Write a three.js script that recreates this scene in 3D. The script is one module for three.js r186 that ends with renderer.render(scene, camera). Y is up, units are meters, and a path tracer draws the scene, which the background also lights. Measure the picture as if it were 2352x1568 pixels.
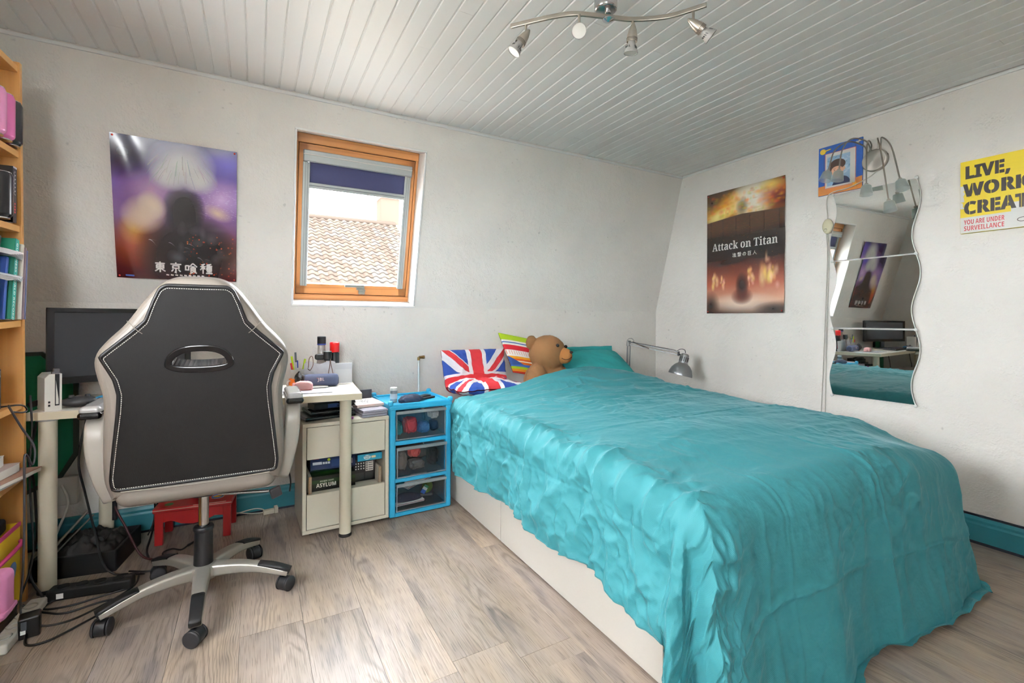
import * as THREE from 'three';
import { RoundedBoxGeometry } from 'three/addons/geometries/RoundedBoxGeometry.js';
import { mergeGeometries, mergeVertices } from 'three/addons/utils/BufferGeometryUtils.js';
import { MarchingCubes } from 'three/addons/objects/MarchingCubes.js';

// ---------------------------------------------------------------- camera, sky, exposure
const scene = new THREE.Scene();
const camera = new THREE.PerspectiveCamera(2 * Math.atan(784 / 1072.3) * 180 / Math.PI, 1.5, 0.05, 200);
camera.position.set(0, 1.1, 0);
camera.rotation.order = 'YXZ';
camera.rotation.set(0, -0.5073, 0.0041);
camera.setViewOffset(2352, 1568, 0, 52, 2352, 1568);      // shifted lens: verticals stay upright
scene.background = new THREE.Color().setRGB(39, 40.5, 42.5);   // bright overcast sky
const renderer = new THREE.WebGLRenderer({ antialias: true });
renderer.shadowMap.enabled = true;
renderer.toneMapping = THREE.LinearToneMapping;
renderer.toneMappingExposure = 1.26;
// ---------------------------------------------------------------- helpers
const PI = Math.PI, sin = Math.sin, cos = Math.cos, abs = Math.abs, max = Math.max, min = Math.min;
const clamp = (x, a = 0, b = 1) => max(a, min(b, x)), lerp = (a, b, t) => a + (b - a) * t;
const smooth = (a, b, x) => { const t = clamp((x - a) / (b - a)); return t * t * (3 - 2 * t); };
let seedState = 7;
const seed = (n) => { seedState = n * 7919 + 13; };
const rnd = (a = 0, b = 1) => { seedState = (seedState + 0x6d2b79f5) | 0; let t = Math.imul(seedState ^ (seedState >>> 15), 1 | seedState); t = (t + Math.imul(t ^ (t >>> 7), 61 | t)) ^ t; return a + (b - a) * (((t ^ (t >>> 14)) >>> 0) / 4294967296); };
const V = (x, y, d) => new THREE.Vector3(x, y, -d);         // d: distance from the photographer towards the window wall
// tileable gradient noise
const PERM = new Uint8Array(512); { const p = []; seed(3); for (let i = 0; i < 256; i++) p.push(i); for (let i = 255; i > 0; i--) { const j = Math.floor(rnd(0, i + 1)); [p[i], p[j]] = [p[j], p[i]]; } for (let i = 0; i < 512; i++) PERM[i] = p[i & 255]; }
const G2 = Array.from({ length: 16 }, (_, i) => [cos(i * PI / 8), sin(i * PI / 8)]);
function noise(x, y, px = 256, py = 256) {
  const x0 = Math.floor(x), y0 = Math.floor(y), fx = x - x0, fy = y - y0, u = fx * fx * fx * (fx * (fx * 6 - 15) + 10), v = fy * fy * fy * (fy * (fy * 6 - 15) + 10);
  const w = (a, n) => ((a % n) + n) % n, g = (ix, iy, dx, dy) => { const q = G2[PERM[PERM[w(ix, px) & 255] + (w(iy, py) & 255)] & 15]; return q[0] * dx + q[1] * dy; };
  return lerp(lerp(g(x0, y0, fx, fy), g(x0 + 1, y0, fx - 1, fy), u), lerp(g(x0, y0 + 1, fx, fy - 1), g(x0 + 1, y0 + 1, fx - 1, fy - 1), u), v) * 1.5;
}
function fbm(x, y, oct = 4, px = 256, py = 256) { let s = 0, a = 0.5, f = 1; for (let i = 0; i < oct; i++) { s += a * noise(x * f + i * 17, y * f + i * 31, px * f, py * f); a *= 0.5; f *= 2; } return s; }
function dataTex(w, h, fn, srgb = true) {
  const data = new Uint8Array(w * h * 4);
  for (let j = 0, o = 0; j < h; j++) for (let i = 0; i < w; i++, o += 4) { const c = fn(i / w, j / h, i, j); if (typeof c === 'number') data[o] = data[o + 1] = data[o + 2] = clamp(c) * 255; else { data[o] = clamp(c[0]) * 255; data[o + 1] = clamp(c[1]) * 255; data[o + 2] = clamp(c[2]) * 255; } data[o + 3] = 255; }
  const t = new THREE.DataTexture(data, w, h); t.wrapS = t.wrapT = THREE.RepeatWrapping; t.magFilter = THREE.LinearFilter; if (srgb) t.colorSpace = THREE.SRGBColorSpace; t.needsUpdate = true; return t;
}
function canvasTex(w, h, draw) { const c = document.createElement('canvas'); c.width = w; c.height = h; draw(c.getContext('2d'), w, h); const t = new THREE.CanvasTexture(c); t.colorSpace = THREE.SRGBColorSpace; t.wrapS = t.wrapT = THREE.ClampToEdgeWrapping; return t; }
const rep = (t, u, v = u) => { const c = t.clone(); c.repeat.set(u, v); c.wrapS = c.wrapT = THREE.RepeatWrapping; return c; };
const mat = (color, roughness = 0.6, o = {}) => new THREE.MeshPhysicalMaterial({ color, roughness, ...o });
const metal = (color, roughness = 0.3, o = {}) => mat(color, roughness, { metalness: 1, ...o });
// geometry
const flat = (g) => { const n = g.index ? g.toNonIndexed() : g; for (const k of Object.keys(n.attributes)) if (!['position', 'normal', 'uv'].includes(k)) n.deleteAttribute(k); if (!n.attributes.uv) n.setAttribute('uv', new THREE.BufferAttribute(new Float32Array(n.attributes.position.count * 2), 2)); n.morphAttributes = {}; n.clearGroups(); return n; };
const merge = (...gs) => mergeGeometries(gs.flat().map(flat));
const mv = (g, x = 0, y = 0, z = 0, rx = 0, ry = 0, rz = 0) => { if (rx || ry || rz) g.applyMatrix4(new THREE.Matrix4().makeRotationFromEuler(new THREE.Euler(rx, ry, rz))); return g.translate(x, y, z); };
function metreUV(g, s = 1, ox = 0, oy = 0) {                 // uv in metres from the face each triangle turns
  const n = flat(g), p = n.attributes.position, uv = new Float32Array(p.count * 2), a = new THREE.Vector3(), b = new THREE.Vector3(), c = new THREE.Vector3();
  for (let i = 0; i < p.count; i += 3) {
    a.fromBufferAttribute(p, i); b.fromBufferAttribute(p, i + 1).sub(a); c.fromBufferAttribute(p, i + 2).sub(a); b.cross(c);
    const ax = abs(b.x), ay = abs(b.y), az = abs(b.z);
    for (let k = 0; k < 3; k++) { a.fromBufferAttribute(p, i + k); const [u, v] = ax >= ay && ax >= az ? [a.z, a.y] : ay >= az ? [a.x, a.z] : [a.x, a.y]; uv[(i + k) * 2] = u * s + ox; uv[(i + k) * 2 + 1] = v * s + oy; }
  }
  n.setAttribute('uv', new THREE.BufferAttribute(uv, 2)); return n;
}
const swapUV = (on, g) => { if (on) { const uv = g.attributes.uv; for (let i = 0; i < uv.count; i++) uv.setXY(i, uv.getY(i), uv.getX(i)); } return g; };
const bx = (w, h, d, r = 0.002, seg = 1) => { const m = min(w, h, d) * 0.49; return r > 0 ? new RoundedBoxGeometry(w, h, d, seg, min(r, m)) : new THREE.BoxGeometry(w, h, d); };
const box = (x0, x1, y0, y1, d0, d1, r = 0.002, seg = 1) => mv(bx(abs(x1 - x0), abs(y1 - y0), abs(d1 - d0), r, seg), (x0 + x1) / 2, (y0 + y1) / 2, -(d0 + d1) / 2);
const cyl = (r0, r1, h, n = 24, open = false) => new THREE.CylinderGeometry(r0, r1, h, n, 1, open);
const lathe = (pts, n = 28) => new THREE.LatheGeometry(pts.map(([r, y]) => new THREE.Vector2(max(r, 0.00001), y)), n);
const curve = (pts, closed = false, tension = 0.5) => new THREE.CatmullRomCurve3(pts.map((p) => p.isVector3 ? p : new THREE.Vector3(...p)), closed, 'catmullrom', tension);
const tube = (pts, r, n = 40, rad = 8, closed = false) => new THREE.TubeGeometry(curve(pts, closed), n, r, rad, closed);
const rod = (a, b, r, n = 12, r2 = r) => { const d = b.clone().sub(a), g = cyl(r2, r, d.length(), n); g.applyQuaternion(new THREE.Quaternion().setFromUnitVectors(new THREE.Vector3(0, 1, 0), d.clone().normalize())); return g.translate((a.x + b.x) / 2, (a.y + b.y) / 2, (a.z + b.z) / 2); };
function shapeOf(pts, spline = false) { const s = new THREE.Shape(); if (spline) { const c = new THREE.SplineCurve([...pts, pts[0]].map(([x, y]) => new THREE.Vector2(x, y))).getPoints(pts.length * 6); s.setFromPoints(c); } else s.setFromPoints(pts.map(([x, y]) => new THREE.Vector2(x, y))); return s; }
const extrude = (shape, depth, bevel = 0, seg = 2, curveSegments = 12) => new THREE.ExtrudeGeometry(shape, { depth, bevelEnabled: bevel > 0, bevelSize: bevel, bevelThickness: bevel, bevelSegments: seg, curveSegments, bevelOffset: 0 });
// a beam of rounded-rectangle section swept along points; size(t) -> [width, height]
function beam(pts, size, up = new THREE.Vector3(0, 1, 0), n = 16, k = 3) {
  const c = curve(pts), pos = [], idx = [], ring = [], steps = 4 * k; 
  for (let i = 0; i < steps; i++) { const a = (i + 0.5) / steps * 2 * PI, e = 0.45; ring.push([Math.sign(cos(a)) * Math.pow(abs(cos(a)), e), Math.sign(sin(a)) * Math.pow(abs(sin(a)), e)]); }
  for (let i = 0; i <= n; i++) { const t = i / n, p = c.getPoint(t), T = c.getTangent(t), S = new THREE.Vector3().crossVectors(T, up).normalize(), U = new THREE.Vector3().crossVectors(S, T).normalize(), [w, h] = size(t); for (const [a, b] of ring) pos.push(p.x + S.x * a * w / 2 + U.x * b * h / 2, p.y + S.y * a * w / 2 + U.y * b * h / 2, p.z + S.z * a * w / 2 + U.z * b * h / 2); }
  for (let i = 0; i < n; i++) for (let j = 0; j < steps; j++) { const a = i * steps + j, b = i * steps + (j + 1) % steps; idx.push(a, a + steps, b, b, a + steps, b + steps); }
  for (const [e, f] of [[0, 1], [n, 0]]) { const o = pos.length / 3, p = c.getPoint(e / n); pos.push(p.x, p.y, p.z); for (let j = 0; j < steps; j++) { const a = e * steps + j, b = e * steps + (j + 1) % steps; f ? idx.push(o, a, b) : idx.push(o, b, a); } }
  const g = new THREE.BufferGeometry(); g.setAttribute('position', new THREE.Float32BufferAttribute(pos, 3)); g.setIndex(idx); g.computeVertexNormals(); return g;
}
// grid surface from a function (u, v) -> [x, y, z]
function sheet(nu, nv, fn, uvScale = [1, 1]) {
  const pos = new Float32Array((nu + 1) * (nv + 1) * 3), uv = new Float32Array((nu + 1) * (nv + 1) * 2), idx = [];
  for (let j = 0, o = 0; j <= nv; j++) for (let i = 0; i <= nu; i++, o++) { const p = fn(i / nu, j / nv); pos.set(p.slice(0, 3), o * 3); uv[o * 2] = (p.length > 3 ? p[3] : i / nu) * uvScale[0]; uv[o * 2 + 1] = (p.length > 3 ? p[4] : j / nv) * uvScale[1]; }
  for (let j = 0; j < nv; j++) for (let i = 0; i < nu; i++) { const a = j * (nu + 1) + i, b = a + 1, c = a + nu + 1; idx.push(a, b, c, b, c + 1, c); }
  const g = new THREE.BufferGeometry(); g.setAttribute('position', new THREE.BufferAttribute(pos, 3)); g.setAttribute('uv', new THREE.BufferAttribute(uv, 2)); g.setIndex(idx); g.computeVertexNormals(); return g;
}
// an inflated cushion: front and back sheet round a mid surface (u,v) -> {p, n}, half thickness h(u,v)
function cushion(mid, half, nu = 40, nv = 40, wob = 0) {
  const side = (s) => sheet(nu, nv, (u, v) => { const { p, n } = mid(u, v), e = Math.pow(max(0, (1 - Math.pow(abs(2 * u - 1), 3)) * (1 - Math.pow(abs(2 * v - 1), 3))), 0.5), h = s * (half * e + 0.003) + wob * e * fbm(u * 5 + s * 3, v * 5, 3); return [p[0] + n[0] * h, p[1] + n[1] * h, p[2] + n[2] * h, s > 0 ? u : 1 - u, v]; });
  const a = side(1), b = side(-1); const ix = b.index.array; for (let i = 0; i < ix.length; i += 3) { const t = ix[i]; ix[i] = ix[i + 1]; ix[i + 1] = t; } b.computeVertexNormals();
  return mergeGeometries([a, b]);
}
// things
const taken = {};
function numbered(name) { taken[name] = (taken[name] ?? -1) + 1; return taken[name] ? name + '_' + String(taken[name]).padStart(3, '0') : name; }
function tag(o, label, category, group, kind) { o.userData.label = label; if (category) o.userData.category = category; if (group) o.userData.group = group; if (kind) o.userData.kind = kind; return o; }
function thing(name, label, category, [x, y, d] = [0, 0, 0], turn = 0, group) { const o = new THREE.Group(); o.name = numbered(name); o.position.set(x, y, -d); o.rotation.y = turn; scene.add(o); return tag(o, label, category, group); }
function part(name, g, m, parent, label) { const o = new THREE.Mesh(g, m); o.name = name; parent.add(o); if (label) o.userData.label = label; return o; }
function one(name, g, m, label, category, [x, y, d] = [0, 0, 0], turn = 0, group) { const o = new THREE.Mesh(g, m); o.name = numbered(name); o.position.set(x, y, -d); o.rotation.y = turn; scene.add(o); return tag(o, label, category, group); }
function struct(name, g, m, label) { const o = g ? new THREE.Mesh(g, m) : new THREE.Group(); o.name = name; o.userData.kind = 'structure'; if (label) o.userData.label = label; scene.add(o); return o; }
function copyOf(o, [x, y, d], turn = 0, label) { const c = o.clone(); c.name = numbered(o.name.replace(/_\d{3}$/, '')); c.userData = { ...o.userData }; if (label) c.userData.label = label; c.position.set(x, y, -d); c.rotation.y = turn; scene.add(c); return c; }
// ---------------------------------------------------------------- materials
const plasterBump = dataTex(1024, 1024, (u, v) => 0.5 + 0.42 * fbm(u * 24, v * 24, 5, 24, 24) + 0.3 * max(0, noise(u * 110, v * 110, 110, 110)) * (0.5 + noise(u * 9 + 3, v * 9, 9, 9)), false);
const plasterTone = dataTex(512, 512, (u, v) => { const n = 0.965 + 0.035 * fbm(u * 4, v * 4, 4, 4, 4) - 0.10 * smooth(0.62, 0.8, noise(u * 60, v * 60, 60, 60) * (0.6 + 0.7 * noise(u * 5, v * 5 + 9, 5, 5))); return [n, n * 0.997, n * 0.99]; });
const plaster = mat(new THREE.Color().setRGB(0.88, 0.85, 0.805), 0.85, { bumpMap: rep(plasterBump, 1.1), bumpScale: 0.0035, map: rep(plasterTone, 0.6) });
const whitePaint = mat(new THREE.Color().setRGB(0.84, 0.84, 0.82), 0.5);
const ceilPaint = [0, 1, 2].map((i) => mat(new THREE.Color().setRGB(0.92 - 0.012 * i, 0.91 - 0.012 * i, 0.89 - 0.012 * i), 0.45));
const tealPaint = mat(0x2f7d88, 0.42);
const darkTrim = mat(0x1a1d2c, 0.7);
// floor: eight strips of grey-beige oak, 0.2 m wide each, 2 m long
function oak(u, v, k) {                                       // u across 0..1 (0.2 m), v along 0..1 (2 m)
  const x = u * 0.2, y = v * 2, ox = k * 3.7, c = 0.03 + 0.14 * ((k * 0.37 + 0.2) % 1), yc = 0.3 + 1.4 * ((k * 0.61) % 1);
  const wx = x + 0.03 * fbm(x * 7 + ox, y * 2.1 + k * 5, 4), bow = (wx - c) * (wx - c) * 26;
  const knot = Math.exp(-(((wx - c) / 0.045) ** 2) - (((y - yc) / 0.11) ** 2));
  const ring = bow + y * (0.10 + 0.04 * (k % 3)) + 0.09 * fbm(x * 6 + ox, y * 1.4 + k, 4) + 0.05 * knot;
  const cath = 0.5 + 0.5 * sin(ring * 150 + 2 * fbm(x * 30 + ox, y * 6, 2)), vis = smooth(-0.15, 0.35, fbm(x * 9 + k, y * 1.7 + 7 + ox, 3)) ;
  const fibre = fbm(x * 330 + ox, y * 6 + k, 3), pore = smooth(0.24, 0.55, noise(x * 460 + ox * 7, y * 13 + k * 3)), patch = fbm(x * 11 + ox, y * 2.6 + k * 2, 4), smoke = smooth(0.1, 0.45, fbm(x * 16 + 3 + ox, y * 3.3 + k * 3, 3));
  let g = 0.70 + 0.10 * patch - 0.13 * Math.pow(cath, 3) * vis + 0.06 * fibre - 0.12 * pore - 0.10 * smoke + ((k * 0.83) % 1 - 0.5) * 0.07;
  const warm = fbm(x * 12 + 5 + ox, y * 3 + k, 3) * 1.4 + ((k * 0.47) % 1 - 0.5) * 0.8 - smoke * 0.7;
  g = clamp(g, 0.2, 0.9);
  return [g * (1.0 + 0.02 * warm), g * (0.905 + 0.004 * warm), g * (0.82 - 0.035 * warm)];
}
const oakMap = dataTex(2048, 2048, (u, v) => { const k = min(7, Math.floor(u * 8)); return oak(u * 8 - k, v, k); });
const oakBump = dataTex(1024, 1024, (u, v) => 0.6 + 0.25 * fbm(u * 180, v * 8, 3, 180, 8) - 0.4 * smooth(0.2, 0.5, noise(u * 260, v * 14, 260, 14)), false);
const oakFloor = mat(new THREE.Color().setRGB(0.8, 0.79, 0.78), 0.4, { map: oakMap, bumpMap: oakBump, bumpScale: 0.0006 });
// pine and beech
const woodTex = (base, dark, fu, seedK) => dataTex(512, 512, (u, v) => { const w = fbm(u * 3 + seedK, v * 1, 3, 3, 1), r = 0.5 + 0.5 * sin((u * fu + w * 2.2) * 2 * PI), f = 0.5 + 0.5 * fbm(u * 90 + seedK, v * 4, 3, 90, 4), t = clamp(0.55 * Math.pow(r, 1.6) * 0.7 + 0.35 * f); return base.map((b, i) => lerp(b, dark[i], t)); });
const pineMap = woodTex([0.76, 0.53, 0.32], [0.58, 0.36, 0.18], 4, 2), beechMap = woodTex([0.84, 0.63, 0.37], [0.74, 0.51, 0.26], 3, 9);
const pine = mat(0xffffff, 0.38, { map: rep(pineMap, 4, 0.8) }), pineSide = mat(0xffffff, 0.38, { map: rep(pineMap, 4, 0.8) });
const beech = mat(0xffffff, 0.4, { map: rep(beechMap, 3, 0.6) });
const white = mat(0xe9e4d6, 0.45), whiteLam = mat(0xd9d2bf, 0.4), cream = mat(0xd8cfb8, 0.4), black = mat(0x151517, 0.45), blackGloss = mat(0x0b0b0d, 0.12), blackSoft = mat(0x17171a, 0.8), rubber = mat(0x1b1b1d, 0.65);
const chrome = metal(0xc8c8c8, 0.18), nickel = metal(0xb3aba0, 0.32), silver = mat(0xb9b5ab, 0.35, { metalness: 0.65 }), grey = mat(0x8a8a88, 0.5), paper = mat(0xe9e7e2, 0.8);
const glassPane = mat(0xffffff, 0.0, { transmission: 1, thickness: 0, ior: 1.45 });
const clothBump = dataTex(512, 512, (u, v) => 0.5 + 0.5 * fbm(u * 40, v * 40, 3, 40, 40) * 0.6 + 0.12 * sin(u * 512 * PI * 0.5) * sin(v * 512 * PI * 0.5), false);
const fabric = (color, o = {}) => mat(color, 0.9, { sheen: 0.3, sheenRoughness: 0.6, bumpMap: rep(clothBump, 3), bumpScale: 0.0008, ...o });
// ---------------------------------------------------------------- room
const XR = 3.146, XL = -1.022, DW = 3.017, KY = 1.172, CE = 2.295, DC = 2.724, DB = -1.15, TILT = Math.atan((DW - DC) / (CE - KY)), SLEN = Math.hypot(DW - DC, CE - KY);
{ // floor of planks
  const floor = struct('floor', null, null, 'grey beige oak laminate floor of long planks');
  part('subfloor', box(XL - 0.15, XR + 0.15, -0.12, -0.012, DB - 0.1, DW + 0.12, 0), mat(0x4a3a2c, 0.9), floor);
  seed(11);
  const W = 0.2, g0 = 0.0006;
  for (let c = -6; c < 15; c++) {
    const x0 = max(XL - 0.01, 0.165 + c * W), x1 = min(XR + 0.01, 0.165 + (c + 1) * W); if (x1 - x0 < 0.02) continue;
    let e = c === 3 ? 1.31 : c === 0 ? 1.83 : rnd(0, 1.28); while (e > DB) e -= 1.28; 
    for (let d0 = e; d0 < DW + 0.01; d0 += 1.28) {
      const a = max(d0, DB), b = min(d0 + 1.28, DW + 0.01); if (b - a < 0.02) continue;
      const g = mv(new THREE.BoxGeometry(x1 - x0 - 2 * g0, 0.012, b - a - 2 * g0), (x0 + x1) / 2, -0.006, -(a + b) / 2), p = g.attributes.position, uv = g.attributes.uv, k = Math.floor(rnd(0, 8)), o = rnd(0, 0.7), fl = rnd() < 0.5;
      for (let i = 0; i < p.count; i++) { let u = clamp((p.getX(i) - (0.165 + c * W)) / W, 0.004, 0.996); if (fl) u = 1 - u; uv.setXY(i, (k + u) / 8, (-p.getZ(i) - d0) / 2 + o); }
      part('plank', g, oakFloor, floor);
    }
  }
}
{ // ceiling of tongue-and-groove boards
  const ceil = struct('ceiling', null, null, 'white painted tongue-and-groove board ceiling');
  part('ceiling_deck', box(XL - 0.15, XR + 0.15, CE + 0.016, CE + 0.12, DB - 0.1, DC + 0.08, 0), mat(0x8d8579, 0.9), ceil);
  const P0 = 0.0719, prof = (w) => shapeOf([[0.0003, 0.016], [0.0003, 0.0042], [0.0026, 0.0042], [0.0052, 0.0004], [0.0064, 0], [w - 0.0064, 0], [w - 0.0052, 0.0004], [w - 0.0026, 0.0042], [w - 0.0003, 0.0042], [w - 0.0003, 0.016]]);
  seed(5);
  for (let i = -3; i < 56; i++) {
    const x0 = max(XL, -0.819 + i * P0), x1 = min(XR, -0.819 + (i + 1) * P0); if (x1 - x0 < 0.015) continue;
    const cuts = [DB]; let c = DB + rnd(0.5, 2.2); while (c < DC - 0.15) { cuts.push(c); c += rnd(1.5, 2.6); } cuts.push(DC - 0.004);
    for (let k = 0; k + 1 < cuts.length; k++) part('ceiling_board', mv(extrude(prof(x1 - x0), cuts[k + 1] - cuts[k] - 0.0008), x0, CE + rnd(0, 0.0009), -cuts[k + 1] + 0.0004), ceilPaint[Math.floor(rnd(0, 3))], ceil);
  }
}
{ // window wall: upright lower part, leaning upper part with the roof window
  const lower = struct('wall_window_lower', metreUV(box(XL - 0.15, XR + 0.15, -0.1, KY, DW, DW + 0.14, 0)), plaster, 'white rough plaster wall below the slope');
  const s = new THREE.Shape([[XL - 0.15, 0], [XR + 0.15, 0], [XR + 0.15, SLEN + 0.2], [XL - 0.15, SLEN + 0.2]].map(([x, y]) => new THREE.Vector2(x, y)));
  const H = [0.208, 0.924, 0.0115, 0.978];
  s.holes.push(new THREE.Path([[H[0] - 0.012, H[2] - 0.011], [H[0] - 0.012, H[3] + 0.012], [H[1] + 0.012, H[3] + 0.012], [H[1] + 0.012, H[2] - 0.011]].map(([x, y]) => new THREE.Vector2(x, y))));
  const up = struct('wall_window_slope', metreUV(mv(extrude(s, 0.14), 0, 0, -0.14)), plaster, 'white plaster slope leaning inward above the bed'); up.position.set(0, KY, -DW); up.rotation.x = TILT;
  // narrow batten and dirt gap under the boards
  struct('trim_1', box(XL, XR, CE - 0.019, CE - 0.004, DC - 0.004, DC + 0.012, 0.002), whitePaint, 'thin white batten along the ceiling edge');
  struct('trim_2', box(XR - 0.008, XR, CE - 0.017, CE - 0.002, DB, DC, 0.002), whitePaint, 'thin white batten along the side wall ceiling edge');
  struct('wall_right', metreUV(box(XR, XR + 0.15, -0.1, CE + 0.1, DB - 0.1, DW + 0.1, 0), 1, 0.3, 0.2), plaster, 'white rough plaster side wall');
  // wall opposite the roof window, with a small casement at its left end
  const C = [-0.95, -0.3, 1.15, 2.0], bk = new THREE.Shape([[XL - 0.15, -0.1], [XR + 0.15, -0.1], [XR + 0.15, CE + 0.1], [XL - 0.15, CE + 0.1]].map(([x, y]) => new THREE.Vector2(x, y)));
  bk.holes.push(new THREE.Path([[C[0], C[2]], [C[0], C[3]], [C[1], C[3]], [C[1], C[2]]].map(([x, y]) => new THREE.Vector2(x, y))));
  struct('wall_back', metreUV(mv(extrude(bk, 0.15), 0, 0, -DB)), plaster, 'white plaster wall opposite the roof window');
  const w3 = struct('window_3', null, null, 'small white casement window');
  for (const [x0, x1, y0, y1] of [[C[0], C[1], C[3] - 0.05, C[3]], [C[0], C[1], C[2], C[2] + 0.05], [C[0], C[0] + 0.05, C[2], C[3]], [C[1] - 0.05, C[1], C[2], C[3]]]) part('window_frame', box(x0, x1, y0, y1, DB - 0.12, DB - 0.06, 0.003), whitePaint, w3);
  part('pane', mv(new THREE.PlaneGeometry(C[1] - C[0] - 0.08, C[3] - C[2] - 0.08), (C[0] + C[1]) / 2, (C[2] + C[3]) / 2, -DB + 0.09), glassPane, w3);
  // left wall with a second window beside the bookcase: it lights the bed side, the side wall and the floor
  const ln = (d, y) => new THREE.Vector2(d, y), b = new THREE.Shape([ln(DB - 0.15, -0.1), ln(DW + 0.1, -0.1), ln(DW + 0.1, CE + 0.1), ln(DB - 0.15, CE + 0.1)]), B = [0.72, 1.52, 1.05, 1.98];
  b.holes.push(new THREE.Path([ln(B[0], B[2]), ln(B[0], B[3]), ln(B[1], B[3]), ln(B[1], B[2])]));
  const lg = metreUV(extrude(b, 0.15), 1, 0.7, 0.1); lg.rotateY(PI / 2); lg.translate(XL - 0.15, 0, 0);
  struct('wall_left', lg, plaster, 'white plaster wall behind the bookcase');
  const w2 = struct('window_2', null, null, 'white casement window');
  for (const [d0, d1, y0, y1] of [[B[0], B[1], B[3] - 0.05, B[3]], [B[0], B[1], B[2], B[2] + 0.05], [B[0], B[0] + 0.05, B[2], B[3]], [B[1] - 0.05, B[1], B[2], B[3]], [1.095, 1.145, B[2], B[3]]]) part('window_frame', box(XL - 0.12, XL - 0.06, y0, y1, d0, d1, 0.003), whitePaint, w2);
  part('pane', mv(new THREE.PlaneGeometry(B[1] - B[0] - 0.08, B[3] - B[2] - 0.08), XL - 0.09, (B[2] + B[3]) / 2, -(B[0] + B[1]) / 2, 0, PI / 2), glassPane, w2);
  // roof window, in the plane of the slope
  const w = struct('window_1', null, null, 'pine roof window with a grey blind cassette'); w.position.set(0, KY, -DW); w.rotation.x = TILT;
  const bar = (n, x0, x1, y0, y1, z0, z1, m, parent = w, r = 0.003) => part(n, swapUV(x1 - x0 > y1 - y0, metreUV(mv(bx(x1 - x0, y1 - y0, z1 - z0, r), (x0 + x1) / 2, (y0 + y1) / 2, (z0 + z1) / 2), 1, x0 * 3, y0)), m, parent);
  bar('frame_rebate', H[0], H[1], H[3] - 0.075, H[3], -0.215, -0.178, black); bar('frame_rebate', H[0], H[1], H[2], H[2] + 0.06, -0.215, -0.178, black); bar('frame_rebate', H[0], H[0] + 0.04, H[2], H[3], -0.215, -0.178, black); bar('frame_rebate', H[1] - 0.04, H[1], H[2], H[3], -0.215, -0.178, black);
  // plasterboard lining of the opening
  const [X0, X1, Y0, Y1] = H;
  bar('lining', X0 - 0.012, X0, Y0, Y1, -0.16, 0.006, whitePaint); bar('lining', X1, X1 + 0.012, Y0, Y1, -0.16, 0.006, whitePaint); bar('lining', X0 - 0.012, X1 + 0.012, Y1, Y1 + 0.012, -0.16, 0.006, whitePaint); bar('lining', X0 - 0.012, X1 + 0.012, Y0 - 0.012, Y0, -0.16, 0.008, whitePaint);
  const fz = -0.115;  // front of the wooden frame
  bar('frame_head', X0, X1, Y1 - 0.05, Y1, fz - 0.06, fz, pine); bar('frame_foot', X0, X1, Y0, Y0 + 0.035, fz - 0.06, fz, pine);
  bar('frame_jamb', X0, X0 + 0.018, Y0, Y1, fz - 0.06, fz - 0.004, pineSide); bar('frame_jamb', X1 - 0.018, X1, Y0, Y1, fz - 0.06, fz - 0.004, pineSide);
  const sx0 = X0 + 0.02, sx1 = X1 - 0.02, sy0 = Y0 + 0.038, sy1 = Y1 - 0.054, sz = fz - 0.008;
  bar('sash_head', sx0, sx1, sy1 - 0.055, sy1, sz - 0.045, sz, pine); bar('sash_foot', sx0, sx1, sy0, sy0 + 0.062, sz - 0.045, sz, pine);
  bar('sash_stile', sx0, sx0 + 0.05, sy0, sy1, sz - 0.045, sz, pineSide); bar('sash_stile', sx1 - 0.05, sx1, sy0, sy1, sz - 0.045, sz, pineSide);
  part('pane', mv(new THREE.PlaneGeometry(sx1 - sx0 - 0.09, sy1 - sy0 - 0.1), (sx0 + sx1) / 2, (sy0 + sy1) / 2, sz - 0.03), glassPane, w);
  // blind
  const alu = mat(0xb5bab8, 0.38, { metalness: 0.35 }), aluDark = mat(0x8f9595, 0.4, { metalness: 0.35 });
  const cas = bar('blind_cassette', sx0 + 0.022, sx1 - 0.024, sy1 - 0.098, sy1 - 0.034, sz, sz + 0.034, alu, w, 0.006); cas.userData.label = 'pale grey blind cassette';
  bar('ridge', sx0 + 0.022, sx1 - 0.024, sy1 - 0.062, sy1 - 0.056, sz + 0.03, sz + 0.037, mat(0xdedbd4, 0.4), cas); bar('ridge', sx0 + 0.022, sx1 - 0.024, sy1 - 0.1, sy1 - 0.094, sz + 0.02, sz + 0.037, aluDark, cas);
  for (const a of [sx0 + 0.022, sx1 - 0.062]) { const r = bar('blind_rail', a, a + 0.038, sy0 + 0.05, sy1 - 0.1, sz, sz + 0.014, alu); r.userData.label = 'pale grey side rail of the blind'; bar('groove', a + 0.012, a + 0.015, sy0 + 0.05, sy1 - 0.1, sz + 0.012, sz + 0.016, aluDark, r, 0); bar('groove', a + 0.024, a + 0.027, sy0 + 0.05, sy1 - 0.1, sz + 0.012, sz + 0.016, aluDark, r, 0); }
  const bl = part('blind_cloth', sheet(60, 12, (u, v) => { const x = lerp(sx0 + 0.055, sx1 - 0.058, u), y = lerp(sy1 - 0.215, sy1 - 0.095, v); return [x, y, sz + 0.004 + 0.0025 * fbm(u * 6, v * 3 + 4, 3) * (1 - v)]; }), mat(0x343659, 0.75, { side: THREE.DoubleSide }), w, 'navy blue roller blind cloth');
  const bb = bar('blind_bar', sx0 + 0.055, sx1 - 0.058, sy1 - 0.245, sy1 - 0.212, sz - 0.002, sz + 0.016, alu); bar('ridge', sx0 + 0.055, sx1 - 0.058, sy1 - 0.232, sy1 - 0.226, sz + 0.012, sz + 0.019, aluDark, bb);
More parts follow.
